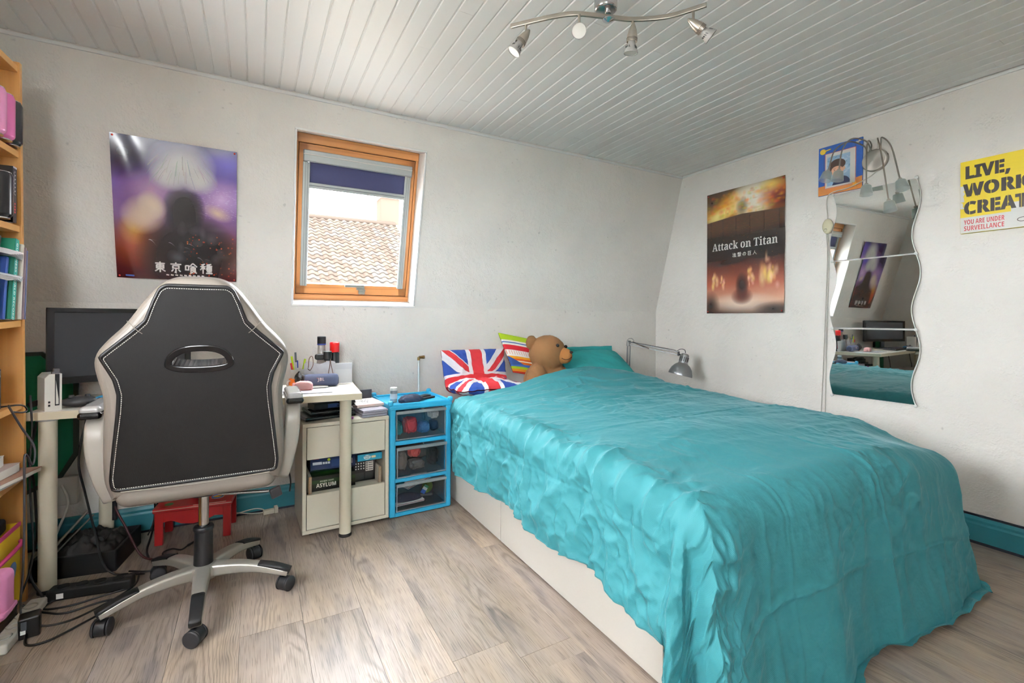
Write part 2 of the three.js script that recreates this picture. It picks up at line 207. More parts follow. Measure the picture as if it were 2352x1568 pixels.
  const hx = (sx0 + sx1) / 2 + 0.02, hd = part('handle', merge(mv(bx(0.12, 0.018, 0.014, 0.004), hx - 0.02, sy0 + 0.062, sz + 0.03), mv(bx(0.05, 0.026, 0.012, 0.004), hx + 0.02, sy0 + 0.046, sz + 0.01)), metal(0xbdbab2, 0.35), w);
  part('catch', merge(mv(bx(0.04, 0.03, 0.01, 0.003), hx + 0.03, sy0 + 0.02, sz + 0.006), mv(cyl(0.006, 0.006, 0.02, 12), hx + 0.045, sy0 + 0.034, sz + 0.012, PI / 2)), metal(0xa9a59c, 0.4), hd);
}
{ // skirting boards
  const prof = (len) => extrude(shapeOf([[0, 0], [0.016, 0], [0.016, 0.09], [0.012, 0.1], [0.013, 0.112], [0.008, 0.126], [0, 0.128]]), len);
  const gr = prof(DW - DB - 0.02); gr.rotateY(PI); gr.translate(XR, 0.004, -DB);
  struct('baseboard_right', gr, tealPaint, 'teal painted skirting board with moulded top below the sign');
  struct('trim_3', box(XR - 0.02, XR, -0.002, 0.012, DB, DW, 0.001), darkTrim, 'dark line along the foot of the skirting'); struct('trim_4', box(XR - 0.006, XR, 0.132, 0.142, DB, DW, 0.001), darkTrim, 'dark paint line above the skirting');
  const g = prof(XR - XL); g.rotateY(-PI / 2); g.translate(XR, 0.004, -DW);
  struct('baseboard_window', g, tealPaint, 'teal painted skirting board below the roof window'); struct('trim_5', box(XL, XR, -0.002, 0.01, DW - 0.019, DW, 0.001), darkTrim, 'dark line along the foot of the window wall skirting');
}
// ---------------------------------------------------------------- bed
{
  const bed = thing('bed', 'white storage bed with plain drawer fronts, under the teal duvet', 'bed');
  const bedWhite = mat(0xc9c3b9, 0.38);
  part('bed_base', box(1.085, 2.58, 0.03, 0.34, 1.0, 2.98, 0.004), bedWhite, bed);
  part('plinth', box(1.1, 2.56, 0, 0.03, 1.02, 2.96, 0), mat(0x6b4a2e, 0.7), bed);
  for (const [a, b] of [[0.99, 2.022], [2.028, 2.99]]) part('drawer_front', box(1.066, 1.083, 0.012, 0.33, a, b, 0.002), bedWhite, bed);
  part('footboard', box(1.085, 2.58, 0.012, 0.33, 0.985, 1.0, 0.002), bedWhite, bed);
  const mt = fabric(0xcfcbd0);
  one('mattress', mv(bx(1.47, 0.2, 1.96, 0.06, 4), 1.835, 0.44, -1.99), mt, 'pale grey sheeted mattress showing at the bed head beside the blue drawers', 'mattress');
  // duvet: a cloth laid over the mattress, hanging at both sides and to the floor at the foot
  const x0 = 1.1, x1 = 2.575, d0 = 0.92, dH = 2.63, FT = 0.75;
  const ridged = (x, y, o) => { let s = 0, a = 0.5, f = 1; for (let i = 0; i < o; i++) { s += a * (1 - 2 * Math.pow(abs(noise(x * f + i * 9, y * f + i * 5)), 0.8)); a *= 0.5; f *= 1.9; } return s; };
  const top = (x, d) => { const e = (x - 1.8) / 0.8; return 0.628 + 0.02 * (1 - e * e) + 0.012 * fbm(x * 2.2, d * 2.2, 2) + 0.118 * Math.exp(-(((x - 1.98) / 0.42) ** 2) - (((d - 2.6) / 0.24) ** 2)) + 0.04 * Math.exp(-(((x - 2.4) / 0.25) ** 2) - (((d - 2.45) / 0.3) ** 2)) - 0.012 * smooth(1.25, 1.08, x) - 0.03 * smooth(1.35, 0.92, d) - 0.06 * Math.pow(smooth(2.25, 2.62, x) * smooth(1.2, 0.9, d), 1.0); };
  const crease = (t, w) => Math.exp(-((t / w) ** 2));
  const sharp = (n) => { const t = 1 - abs(n) * 2.2; return t > 0 ? t * t : 0; };            // thin ridges along the zero lines of the noise
  const wrinkle = (X, D) => {
    const wx = X + 0.07 * fbm(X * 3, D * 3, 3), wd = D + 0.07 * fbm(X * 3 + 7, D * 3 + 2, 3), onTop = smooth(0.85, 1.25, D), head = smooth(1.3, 2.3, D), lf = smooth(x0 + 0.16, x0 - 0.1, X), rt = smooth(x1 - 0.1, x1 + 0.1, X);
    let w = 0.012 * fbm(X * 2.4, D * 4, 2);
    // long shallow folds running across the bed, denser towards the head
    w += onTop * (0.12 + 0.88 * head * head) * (0.015 * sharp(fbm(wx * 1.6 + 1, wd * 7, 2)) + 0.011 * sharp(fbm(wx * 2.6 + 11, wd * 12, 2)) * smooth(-0.1, 0.25, fbm(X * 2 + 5, D * 2, 2))) * (1 - 0.5 * lf);
    // crumples
    w += (0.25 + 0.75 * smooth(0, 0.3, fbm(X * 2.2 + 15, D * 2.2, 2))) * (0.007 * sharp(fbm(wx * 6 + 3, wd * 7 + 4, 2)) + 0.004 * sharp(fbm(wx * 13, wd * 12, 2)));
    // strongly creased side
    w += lf * (0.026 * sharp(fbm(wx * 2.5 + 4, wd * 6 + 1, 2)) + 0.018 * sharp(fbm(wx * 5 + 9, wd * 9, 2)) + 0.008 * sharp(fbm(wx * 14, wd * 15, 2)));
    const ft = smooth(0.95, 0.75, D); w += ft * (0.005 * sharp(fbm(wx * 7 + 2, wd * 2.2, 2)) + 0.004 * sharp(fbm(wx * 4 + 21, wd * 5, 2)));
    w += 0.004 * crease(X - 1.92, 0.006) * smooth(1.4, 0.9, D) + 0.005 * crease(D - 0.52 - 0.02 * sin(X * 5), 0.007) * ft + 0.003 * crease(X - 1.38, 0.005) * smooth(1.2, 0.9, D) - 0.004 * crease(X - 0.93, 0.005) + 0.003 * crease(D - 1.55, 0.006);
    return w - 0.008;
  };
  const hemL = (D) => 0.42 + 0.03 * fbm(D * 2.5, 3, 2) - 0.05 * smooth(2.55, 2.65, D), hemR = 0.36;
  const pos = (X, D) => {
    const ex = X < x0 ? X - x0 : X > x1 ? X - x1 : 0, ed = D < d0 ? D - d0 : 0; let dl = Math.hypot(ex, ed);
    const bxx = clamp(X, x0, x1), bd = max(D, d0); let px = bxx, pd = bd, y = top(bxx, bd), nx = 0, ny = 1, nd = 0;
    if (dl > 0) {
      const ux = ex / dl, ud = ed / dl, foot = ud * ud, left = ux < 0, side = left ? hemL(max(D, 0.9)) : hemR;
      if (ex && ed) dl *= lerp(side, FT, Math.pow(foot, left ? 0.85 : 1.25)) / min(side / abs(ux), FT / abs(ud));      // rounded cloth corners
      const R = lerp(left ? 0.065 : 0.075, 0.12, foot), fl = lerp(left ? 0.05 : 0.02, 0.13, smooth(0.35, 1, foot)) + (left ? 0.12 * abs(ux * ud) : 0);
      let h, v; if (dl < R * PI / 2) { h = R * sin(dl / R); v = R * (1 - cos(dl / R)); nx = ux * sin(dl / R); nd = ud * sin(dl / R); ny = cos(dl / R); } else { const q = dl - R * PI / 2; h = R + q * fl; v = R + q * Math.sqrt(1 - fl * fl * 0.8); nx = ux; nd = ud; ny = 0.15; }
      const q = max(0, dl - 0.08), ang = Math.atan2(ed, ex);                  // hanging folds: long soft pleats at the foot and corners
      h += q * (foot > 0.02 ? 0.04 * (sin(X * 8 + 1.6 * sin(X * 4) + 2) + 0.25 * sin(X * 23 + 2 * sin(X * 7))) * foot + (left ? 0.12 : 0.06) * abs(2 * ux * ud) * sin(ang * 9 + 1.5) : 0) + (left && foot < 0.3 ? 0.02 * sin(D * 9 + 2 * fbm(D * 3, 1, 2)) * smooth(0.05, 0.3, dl) : 0);
      px += ux * h; pd += ud * h; y -= v; if (left) px += 0.018 * smooth(2.3, 2.48, D) * smooth(0.02, 0.12, dl);
      const yf = 0.012 + 0.006 * (1 + fbm(X * 8, D * 8, 2)); if (y < yf) { const over = yf - y; y = yf + 0.012 * abs(sin(X * 23)) * min(1, over * 12); px += ux * over * 0.12; pd += ud * over * 0.12; }
    }
    // curl down at the head end
    const k = smooth(dH - 0.06, dH, D); y -= 0.05 * k * k; 
    const w = wrinkle(X, D); return [px + nx * w, y + ny * w, -(pd + nd * w), X, D];
  };
  const NU = 360, NV = 400;
  const g = sheet(NU, NV, (u, v) => { const D = lerp(dH, d0 - FT, v), Xa = x0 - hemL(max(D, 0.9)), Xb = x1 + hemR + 0.02 * sin(D * 4); return pos(lerp(Xa, Xb, u), D); });
  const teal = fabric(new THREE.Color().setRGB(0.036, 0.24, 0.27), { bumpMap: rep(clothBump, 1.4), bumpScale: 0.0022, side: THREE.DoubleSide, roughness: 0.72, sheen: 0.6, sheenRoughness: 0.45, sheenColor: new THREE.Color(0.6, 0.8, 0.85) });
  const duvet = thing('duvet', 'crumpled teal duvet cover hanging over the side and foot of the bed', 'duvet');
  part('cover', g, teal, duvet);
  { const hp = []; for (let i = 0; i <= 200; i++) { const D = lerp(2.55, 0.55, i / 200), p = pos(x0 - hemL(max(D, 0.9)), D); hp.push(new THREE.Vector3(p[0], p[1], p[2])); } part('hem', new THREE.TubeGeometry(new THREE.CatmullRomCurve3(hp), 300, 0.0025, 5), teal, duvet); }
  // flag pillow, bent where wall and mattress meet
  const bend = (v) => { const s = v * 0.51, r = 0.12; if (s < 0.2) return { y: 0.645 + 0.012 * s, d: 2.65 + s, ny: 1, nd: 0 }; const a = min(1, (s - 0.2) / (r * 1.35)) * 1.35; const q = max(0, s - 0.2 - r * 1.35); return { y: 0.648 + r * (1 - cos(a)) + q * sin(1.35), d: 2.85 + r * sin(a) * 0.75 + q * cos(1.35) * 0.6, ny: cos(a), nd: -sin(a) }; };
  const flag = canvasTex(1024, 1024, (c, w, h) => {
    c.fillStyle = '#2b4a9b'; c.fillRect(0, 0, w, h); const line = (x0, y0, x1, y1, k, col) => { c.strokeStyle = col; c.lineWidth = k; c.beginPath(); c.moveTo(x0, y0); c.lineTo(x1, y1); c.stroke(); };
    line(-80, -80, w + 80, h + 80, 190, '#ece9ec'); line(w + 80, -80, -80, h + 80, 190, '#ece9ec'); line(-50, -110, w + 80, h + 20, 78, '#c9303a'); line(w + 80, -40, -80, h + 60, 78, '#c9303a');
    line(w / 2, 0, w / 2, h, 300, '#ece9ec'); line(0, h / 2, w, h / 2, 300, '#ece9ec'); line(w / 2, 0, w / 2, h, 180, '#c9303a'); line(0, h / 2, w, h / 2, 180, '#c9303a');
  });
  const pill = cushion((u, v) => { const b = bend(v), pinch = 1 - 0.05 * sin(v * PI), x = 1.345 + (u - 0.5) * (0.50 - 0.02 * v) * pinch + 0.07 * (v - 0.5) * -0.2; const sag = 0.014 * fbm(u * 4, v * 4, 3) + 0.012 * ridged(u * 4 + 2, v * 5, 3) - 0.012 * Math.exp(-(((v - 0.5) / 0.05) ** 2)); return { p: [x, b.y + b.ny * sag, -(b.d + b.nd * sag)], n: [0, b.ny, -b.nd] }; }, 0.05, 70, 70, 0.012);
  one('flag_pillow', pill, mat(0xffffff, 0.9, { map: flag, bumpMap: rep(clothBump, 2), bumpScale: 0.001 }), 'bent pillow printed with a red, white and blue flag, against the wall', 'pillow');
  // striped cushion
  const stripes = canvasTex(512, 512, (c, w, h) => { const rows = [['#a8c81e', 0.17], ['#f2efe6', 0.05], ['#2f5fae', 0.025], ['#f2efe6', 0.05], ['#c81f2d', 0.13], ['#f2efe6', 0.16], ['#e8a01c', 0.06], ['#d85a16', 0.05], ['#efe8cf', 0.03], ['#d86a16', 0.06], ['#3a66b0', 0.06], ['#a8c81e', 0.06], ['#d88a1c', 0.06], ['#c8301f', 0.2]]; let y = 0; for (const [col, k] of rows) { c.fillStyle = col; c.fillRect(0, y * h, w, k * h + 1); y += k; } c.fillStyle = '#d8452a'; for (let i = 0; i < 18; i++) c.fillRect(i * 30 + 6, 0.44 * h, 4, 0.1 * h); c.fillStyle = '#2f4f8e'; c.beginPath(); c.moveTo(0, 300); c.lineTo(160, 400); c.lineTo(0, 420); c.fill(); });
  const cush = cushion((u, v) => { const x = 1.735 + (u - 0.5) * 0.32 + (v - 0.5) * -0.09, y = 0.69 + v * 0.28 - (u - 0.5) * 0.06, d = 2.895 + v * 0.06; return { p: [x, y, -d], n: [0, 0.38, 0.92] }; }, 0.025, 36, 36, 0.006);
  one('striped_cushion', cush, mat(0xffffff, 0.9, { map: stripes, bumpMap: rep(clothBump, 2), bumpScale: 0.001 }), 'small square cushion in lime, red, white and orange stripes behind the bear', 'cushion');
  // teal pillows at the head: one light in front, one dark behind
  const pl = (x, y, d, w, h, lean, th, turn) => cushion((u, v) => { const q = (v - 0.5) * h, a = (u - 0.5) * w; return { p: [x + a * cos(turn), y + q * cos(lean) + 0.01 * fbm(u * 4, v * 3, 2), -(d + q * sin(lean) + a * sin(turn))], n: [-sin(turn) * 0.4, sin(lean), cos(lean)] }; }, th, 40, 40, 0.014);
  one('teal_pillow', pl(2.285, 0.72, 2.755, 0.58, 0.4, 0.95, 0.075, 0), fabric(new THREE.Color().setRGB(0.02, 0.3, 0.3)), 'plump teal pillow lying beside the bear at the bed head', 'pillow');
  one('teal_pillow', pl(2.29, 0.76, 2.98, 0.64, 0.24, 0.08, 0.02, 0), fabric(new THREE.Color().setRGB(0.02, 0.3, 0.3)), 'teal pillow standing upright against the wall, behind the plump teal pillow', 'pillow');
}
{ // plush bear
  const bear = thing('teddy_bear', 'large brown plush teddy bear leaning on the pillows, facing the side wall', 'teddy bear');
  const C = new THREE.Vector3(1.80, 0.74, -2.66), S = 0.32, N = 88;   // grid centre and half size
  const cap = (p, a, b, r0, r1) => { const pa = p.clone().sub(a), ba = b.clone().sub(a), h = clamp(pa.dot(ba) / ba.dot(ba)); return pa.sub(ba.multiplyScalar(h)).length() - lerp(r0, r1, h); };
  const ell = (p, c, r) => { const q = new THREE.Vector3((p.x - c[0]) / r[0], (p.y - c[1]) / r[1], (p.z + c[2]) / r[2]); return (q.length() - 1) * min(...r); };
  const smin = (a, b, k) => { const h = clamp(0.5 + 0.5 * (b - a) / k); return lerp(b, a, h) - k * h * (1 - h); };
  const fur = (p) => 0.003 * fbm(p.x * 30 + p.z * 17, p.y * 30, 2) + 0.0015 * fbm(p.x * 120 + p.z * 60, p.y * 120, 2);
  const body = (p) => {
    let d = ell(p, [1.815, 0.862, 2.75], [0.132, 0.125, 0.128]);
    d = smin(d, ell(p, [1.80, 0.67, 2.76], [0.16, 0.13, 0.11]), 0.02);
    d = smin(d, cap(p, V(1.70, 0.73, 2.70), V(1.66, 0.68, 2.685), 0.058, 0.05), 0.015);          // near arm
    d = smin(d, ell(p, [1.84, 0.71, 2.71], [0.115, 0.07, 0.06]), 0.014);                      // paw resting forward
    d = min(d, smin(d, ell(p, [1.70, 0.935, 2.78], [0.042, 0.05, 0.024]), 0.012));               // ear
    return d + fur(p) - 0.004 * abs(sin(p.x * 60 + p.y * 40)) * smooth(0.1, 0, abs(p.y - 0.755));
  };
  function polygon(fn) { const mc = new MarchingCubes(N, new THREE.MeshBasicMaterial(), false, false, 200000); mc.isolation = 0; const p = new THREE.Vector3(); for (let k = 0; k < N; k++) for (let j = 0; j < N; j++) for (let i = 0; i < N; i++) { p.set((i - N / 2) / (N / 2) * S + C.x, (j - N / 2) / (N / 2) * S + C.y, (k - N / 2) / (N / 2) * S + C.z); mc.field[i + j * N + k * N * N] = -fn(p); } mc.update(); const n = mc.count, q = mc.positionArray.slice(0, n * 3); for (let i = 0; i < q.length; i++) q[i] = q[i] * S + [C.x, C.y, C.z][i % 3]; let g = new THREE.BufferGeometry(); g.setAttribute('position', new THREE.BufferAttribute(q, 3)); g = mergeVertices(g, 1e-4); g.computeVertexNormals(); return g; }
  const brown = mat(new THREE.Color().setRGB(0.235, 0.115, 0.045), 0.95, { sheen: 0.6, sheenRoughness: 0.5, sheenColor: new THREE.Color(0.5, 0.35, 0.2) });
  part('body', polygon(body), brown, bear);
  const at3 = (c, r, u, f) => new THREE.Vector3(c[0] + 0.874 * r - 0.486 * f, c[1] + u, -c[2] + 0.486 * r + 0.874 * f), H3 = [1.815, 0.862, 2.75], M3 = [1.884, 0.846, 2.65], dot = (v, g, m, n, l) => part(n, g.translate(v.x, v.y, v.z), m, bear, l);
  part('muzzle', polygon((p) => ell(p, M3, [0.06, 0.055, 0.06]) + fur(p)), mat(new THREE.Color().setRGB(0.36, 0.145, 0.04), 0.95, { sheen: 0.5 }), bear, 'orange brown muzzle');
  dot(at3(H3, 0.062, 0.058, 0.098), new THREE.SphereGeometry(0.0125, 14, 10), blackGloss, 'eye', 'shiny black eye'); dot(at3(H3, 0.125, 0.045, 0.03), new THREE.SphereGeometry(0.0125, 14, 10), blackGloss, 'eye', 'shiny black eye');
  dot(at3(M3, 0.046, 0.026, 0.03), new THREE.SphereGeometry(0.013, 14, 10).scale(1.1, 0.7, 1.1), mat(0x3a2415, 0.5), 'nose');
  part('mouth', tube([[-0.02, -0.012, 0.054], [0.005, -0.022, 0.0535], [0.03, -0.018, 0.05], [0.048, -0.004, 0.038]].map(([r, u, f]) => at3(M3, r * 1.02, u, f * 1.04)), 0.0022, 20, 6), mat(0x2a1608, 0.8), bear);
}
{ // clamp desk lamp beside the bed
  const l = thing('desk_lamp', 'silver spring-arm desk lamp with bell shade beside the bed head', 'lamp');
  const base = V(2.70, 0.36, 2.90), el = V(2.68, 0.905, 2.86), sh = V(2.87, 0.838, 2.52), st = metal(0xa8a9aa, 0.35);
  part('night_base', merge(mv(cyl(0.09, 0.1, 0.36, 24), 2.70, 0.18, -2.90)), mat(0x8d8f92, 0.5), l, 'grey pedestal the lamp stands on');
  const off = new THREE.Vector3(0.028, 0, 0.0);
  for (const s of [-0.5, 0.5]) part('lower_arm', rod(base.clone().addScaledVector(off, s), el.clone().addScaledVector(off, s), 0.0055, 8), st, l);
  part('elbow', merge(mv(bx(0.05, 0.045, 0.014, 0.005), el.x, el.y, el.z, 0, 0.4), mv(cyl(0.012, 0.012, 0.024, 14), el.x, el.y + 0.012, el.z, PI / 2, 0.4), tube([V(2.655, 0.885, 2.86), V(2.658, 0.935, 2.85), V(2.69, 0.945, 2.84), V(2.705, 0.925, 2.83)], 0.0028, 16, 6)), st, l);
  const up = new THREE.Vector3(0, 0.017, 0);
  for (const s of [-0.6, 0.6]) part('upper_arm', rod(el.clone().addScaledVector(up, s), sh.clone().addScaledVector(up, s), 0.0045, 8), st, l);
  part('spring', rod(el.clone().lerp(sh, 0.08).add(up), el.clone().lerp(sh, 0.42).sub(up.clone().multiplyScalar(0.6)), 0.0055, 8), mat(0x5d5348, 0.5, { metalness: 0.7 }), l);
  part('wrist', merge(mv(bx(0.035, 0.035, 0.012, 0.004), sh.x, sh.y, sh.z, 0, 0.5), rod(sh, V(2.895, 0.805, 2.49), 0.006, 8)), mat(0x3a3a3c, 0.5), l);
  const head = new THREE.Group(); head.name = 'shade'; head.position.copy(V(2.875, 0.842, 2.46)); head.rotation.set(0.1, 0, -0.22); l.add(head);
  const shade = mat(0x9b9d9f, 0.32, { metalness: 0.75, side: THREE.DoubleSide });
  part('bell', lathe([[0.0, 0.0], [0.022, -0.002], [0.03, -0.012], [0.033, -0.07], [0.036, -0.078], [0.055, -0.092], [0.075, -0.118], [0.086, -0.15], [0.088, -0.168], [0.085, -0.166], [0.073, -0.12], [0.053, -0.096], [0.03, -0.08]], 40), shade, head);
  const slots = []; for (let i = 0; i < 14; i++) { const a = i / 14 * 2 * PI; slots.push(mv(bx(0.005, 0.035, 0.003, 0.001), 0.0325 * sin(a), -0.045, 0.0325 * cos(a), 0, a)); } part('vent', merge(slots), black, head);
  part('bulb', mv(new THREE.SphereGeometry(0.028, 20, 14), 0, -0.125, 0), mat(0xf1efe6, 0.3), head);
  part('flex', tube([V(2.66, 0.92, 2.845), V(2.83, 0.868, 2.55), V(2.845, 0.858, 2.52), V(2.862, 0.875, 2.49), V(2.876, 0.868, 2.465), V(2.876, 0.845, 2.46)], 0.0025, 40, 6), black, l);
}
// ---------------------------------------------------------------- office chair
{
  const ch = thing('office_chair', 'black and grey racing-style office chair with padded armrests, turned to the desk', 'office chair', [-0.165, 0, 2.19], 0);
  const greyLeather = mat(0x7b736a, 0.45), blackLeather = mat(0x110f0f, 0.48, { specularIntensity: 0.6, bumpMap: rep(dataTex(256, 256, (u, v) => 0.5 + 0.5 * noise(u * 64, v * 64, 64, 64), false), 10), bumpScale: 0.0006 });
  const back = new THREE.Group(); back.name = 'backrest'; ch.add(back); back.position.set(0, 0.47, 0.155); back.rotation.x = 0.165;   // leans towards the room
  const halfOut = [[0, 0.772], [0.06, 0.768], [0.10, 0.745], [0.145, 0.69], [0.20, 0.612], [0.255, 0.548], [0.283, 0.50], [0.281, 0.44], [0.268, 0.36], [0.266, 0.26], [0.266, 0.15], [0.262, 0.05], [0.25, 0.0]];
  const halfIn = [[0, 0.745], [0.085, 0.745], [0.104, 0.732], [0.122, 0.69], [0.145, 0.625], [0.185, 0.582], [0.262, 0.508], [0.262, 0.498], [0.232, 0.43], [0.222, 0.375], [0.226, 0.31], [0.238, 0.2], [0.250, 0.08], [0.246, 0.045], [0.22, 0.038]];
  const both = (h) => [...h.map(([x, y]) => [x, y]), ...h.slice(1).reverse().map(([x, y]) => [-x, y])].filter(([x, y], i, a) => !i || x !== a[i - 1][0] || y !== a[i - 1][1]);
  const hole = (k, dy = 0) => { const p = []; for (let i = 0; i < 36; i++) { const a = i / 36 * 2 * PI, s = sin(a), c = cos(a); p.push([0.005 + Math.sign(c) * Math.pow(abs(c), 0.8) * (0.085 + k), 0.473 + dy + (s > 0 ? s * (0.05 + k) : s * (0.014 + k))]); } return p; };
  const sh = (pts, k) => { const s = shapeOf(pts); s.holes.push(new THREE.Path(hole(k).reverse().map(([x, y]) => new THREE.Vector2(x, y)))); return s; };
  const fine = (h) => new THREE.SplineCurve(h.map(([x, y]) => new THREE.Vector2(x, y))).getPoints(60).map((v) => [v.x, v.y]);
  const outP = both(fine(halfOut)), inP = both(halfIn.map((p) => p));
  // shell narrows by the bevel, so pull the outline in first
  const inset = (pts, k) => pts.map(([x, y]) => { const cx = 0, cy = 0.4, l = Math.hypot(x - cx, (y - cy)); return [x - (x - cx) / l * k, y - (y - cy) / l * k]; });
  part('shell', mv(extrude(sh(inset(outP, 0.032), 0.016), 0.045, 0.032, 6), 0, 0, -0.09), greyLeather, back, 'warm grey leather rim');
  part('back_panel', mv(extrude(sh(inset(inP, 0.006), 0.012), 0.004, 0.006, 3), 0, 0, -0.018), blackLeather, back, 'smooth black leather panel');
  const pathIn = inP.map(([x, y]) => new THREE.Vector3(x, y, 0)), inCurve = new THREE.CatmullRomCurve3(pathIn, true, 'catmullrom', 0.15);
  part('piping', new THREE.TubeGeometry(inCurve, 260, 0.0065, 8, true).translate(0, 0, -0.012), mat(0x121112, 0.4), back, 'black piping');
  const st = [], q = new THREE.Vector3(), ax = new THREE.Vector3(0, 1, 0); const inner = new THREE.CatmullRomCurve3(inset(inP, 0.009).map(([x, y]) => new THREE.Vector3(x, y, -0.005)), true, 'catmullrom', 0.15), Ln = 330;
  for (let i = 0; i < Ln; i++) { const a = inner.getPointAt(i / Ln), b = inner.getPointAt((i + 0.62) / Ln); st.push(rod(a, b, 0.0011, 4)); }
  part('stitching', merge(st), mat(0xd8d2c6, 0.7), back, 'white contrast stitching');
  const ring = shapeOf(hole(0.014)); ring.holes.push(new THREE.Path(hole(-0.001).reverse().map(([x, y]) => new THREE.Vector2(x, y))));
  part('grip_ring', mv(extrude(ring, 0.1, 0.004, 3), 0, 0, -0.108), blackGloss, back, 'glossy black plastic grip opening');
  part('liner', mv(extrude((() => { const s = shapeOf(hole(0.0)); s.holes.push(new THREE.Path(hole(-0.003).reverse().map(([x, y]) => new THREE.Vector2(x, y)))); return s; })(), 0.06), 0, 0, -0.1), metal(0xd5d2cc, 0.3), back, 'silver lining of the grip opening');
  for (const s of [-1, 1]) part('seam', tube([[s * 0.19, 0.625, -0.018], [s * 0.166, 0.598, -0.008], [s * 0.15, 0.583, -0.008]].map((p) => [p[0] * 1.02, p[1], p[2] + 0.006]), 0.0012, 10, 5), mat(0x7d756a, 0.7), back);
  part('lower_edge', tube([[-0.225, 0.034, -0.004], [0, 0.030, 0.002], [0.225, 0.034, -0.004]], 0.003, 30, 6), mat(0x7d756a, 0.7), back);
  // seat
  const seat = part('seat', mv(bx(0.5, 0.1, 0.5, 0.045, 5), 0, 0.485, -0.1), greyLeather, ch, 'grey leather seat');
  part('seat_pan', mv(bx(0.3, 0.02, 0.26, 0.008), 0, 0.446, -0.08), black, ch);
  for (const s of [-1, 1]) {
    const silverArm = mat(0xa9a398, 0.34), arm = part('arm_frame', beam([[s * 0.262, 0.45, 0.03], [s * 0.285, 0.53, 0.06], [s * 0.305, 0.63, 0.075], [s * 0.312, 0.72, 0.06], [s * 0.312, 0.745, -0.04]], (t) => [lerp(0.03, 0.055, t), lerp(0.075, 0.05, t)], new THREE.Vector3(s, 0, 0.05), 20), silverArm, ch, 'pale silver curved armrest frame');
    part('arm_pad', merge(mv(bx(0.066, 0.026, 0.24, 0.013, 4), s * 0.317, 0.765, 0.0)), blackGloss, ch, 'glossy black armrest pad');
    part('arm_cap', merge(mv(bx(0.060, 0.03, 0.23, 0.014, 4), s * 0.317, 0.782, 0.0)), mat(0xb9b8b6, 0.18, { metalness: 0.3 }), ch, 'shiny grey armrest top');
  }
  part('tilt_lever', merge(rod(new THREE.Vector3(0.05, 0.405, 0.02), new THREE.Vector3(0.225, 0.4, 0.06), 0.006, 8)), chrome, ch); part('lever_paddle', mv(bx(0.042, 0.045, 0.014, 0.006, 3), 0.25, 0.395, 0.075, 0.2, 0.25, 0.25), mat(0x2b2b2e, 0.35), ch, 'dark lever paddle');
  part('mechanism', mv(bx(0.075, 0.04, 0.14, 0.01), 0, 0.425, -0.03), black, ch);
  part('gas_lift', mv(cyl(0.0175, 0.0175, 0.2, 24), 0, 0.34, 0), chrome, ch, 'chrome piston'); part('lift_sleeve', merge(mv(lathe([[0.034, 0.13], [0.033, 0.14], [0.031, 0.262], [0.033, 0.27], [0.035, 0.272], [0.035, 0.28], [0.031, 0.286], [0.02, 0.287]], 28), 0, 0, 0)), mat(0x141416, 0.4), ch, 'black plastic sleeve');
  part('hub', lathe([[0.0, 0.085], [0.048, 0.085], [0.055, 0.1], [0.053, 0.125], [0.04, 0.138], [0, 0.14]], 30), silver, ch);
  for (let i = 0; i < 5; i++) {
    const a = PI / 2 + i * 2 * PI / 5, dx = cos(a), dz = sin(a), P = (r, y) => [dx * r, y, dz * r];
    const arm = part('star_leg', beam([P(0.03, 0.112), P(0.12, 0.113), P(0.2, 0.104), P(0.31, 0.072)], (t) => [lerp(0.056, 0.04, t), lerp(0.05, 0.024, t)], new THREE.Vector3(0, 1, 0), 18), silver, ch, 'silver base leg');
    part('toe_cap', beam([P(0.2, 0.110), P(0.26, 0.0985), P(0.318, 0.078)], (t) => [lerp(0.042, 0.037, t), lerp(0.028, 0.022, t)], new THREE.Vector3(0, 1, 0), 10), mat(0x161617, 0.5), arm, 'black ribbed toe cap');
    const cz = 0.3, ry = a + 0.5, spin = (g) => g.rotateZ(PI / 2).rotateY(-ry).translate(dx * cz, 0.0287, dz * cz);
    const cas = part('caster', merge(mv(cyl(0.006, 0.006, 0.03, 10), dx * cz, 0.062, dz * cz), spin(lathe([[0, -0.017], [0.026, -0.017], [0.0275, -0.013], [0.0275, 0.013], [0.026, 0.017], [0, 0.017]], 26))), mat(0x19191b, 0.45), ch, 'black twin-wheel caster');
    for (const s of [-1, 1]) part('wheel', spin(mv(lathe([[0, -0.004], [0.026, -0.004], [0.0285, -0.002], [0.0285, 0.002], [0.024, 0.005], [0, 0.006]], 26), 0, s * 0.021, 0, s < 0 ? PI : 0)), mat(0x242426, 0.55), cas);
  }
}
// ---------------------------------------------------------------- desk, cabinet, drawer tower, bookcase
{ // desk: local x to the right, z towards the room, turned a little
  const turn = -0.078, W = 1.255, D = 0.47;
  const dk = thing('desk', 'white laminate desk on round cream legs below the roof window', 'desk', [-0.772, 0, 2.507], turn);
  part('desk_top', mv(bx(W, 0.032, D, 0.002), W / 2, 0.709, -D / 2), mat(0xe9e4d8, 0.35), dk);
  part('front_edge', mv(bx(W, 0.031, 0.002, 0), W / 2, 0.709, 0.0012), mat(0xd9cfb4, 0.4), dk, 'yellowed front edge band'); part('front_edge', mv(bx(0.002, 0.031, D, 0), W + 0.001, 0.709, -D / 2), mat(0xd9cfb4, 0.4), dk, 'yellowed side edge band');
  for (const [x, z] of [[0.055, -0.035], [1.185, -0.065], [0.125, -0.43]]) { const l = part('leg', mv(cyl(0.0285, 0.0285, 0.68, 28), x, 0.353, z), cream, dk, 'round cream leg'); part('foot', mv(lathe([[0, 0], [0.031, 0], [0.032, 0.006], [0.0295, 0.016]], 28), x, 0, z), black, l, 'black rubber foot'); part('flange', mv(cyl(0.036, 0.036, 0.006, 24), x, 0.69, z), grey, l); }
}
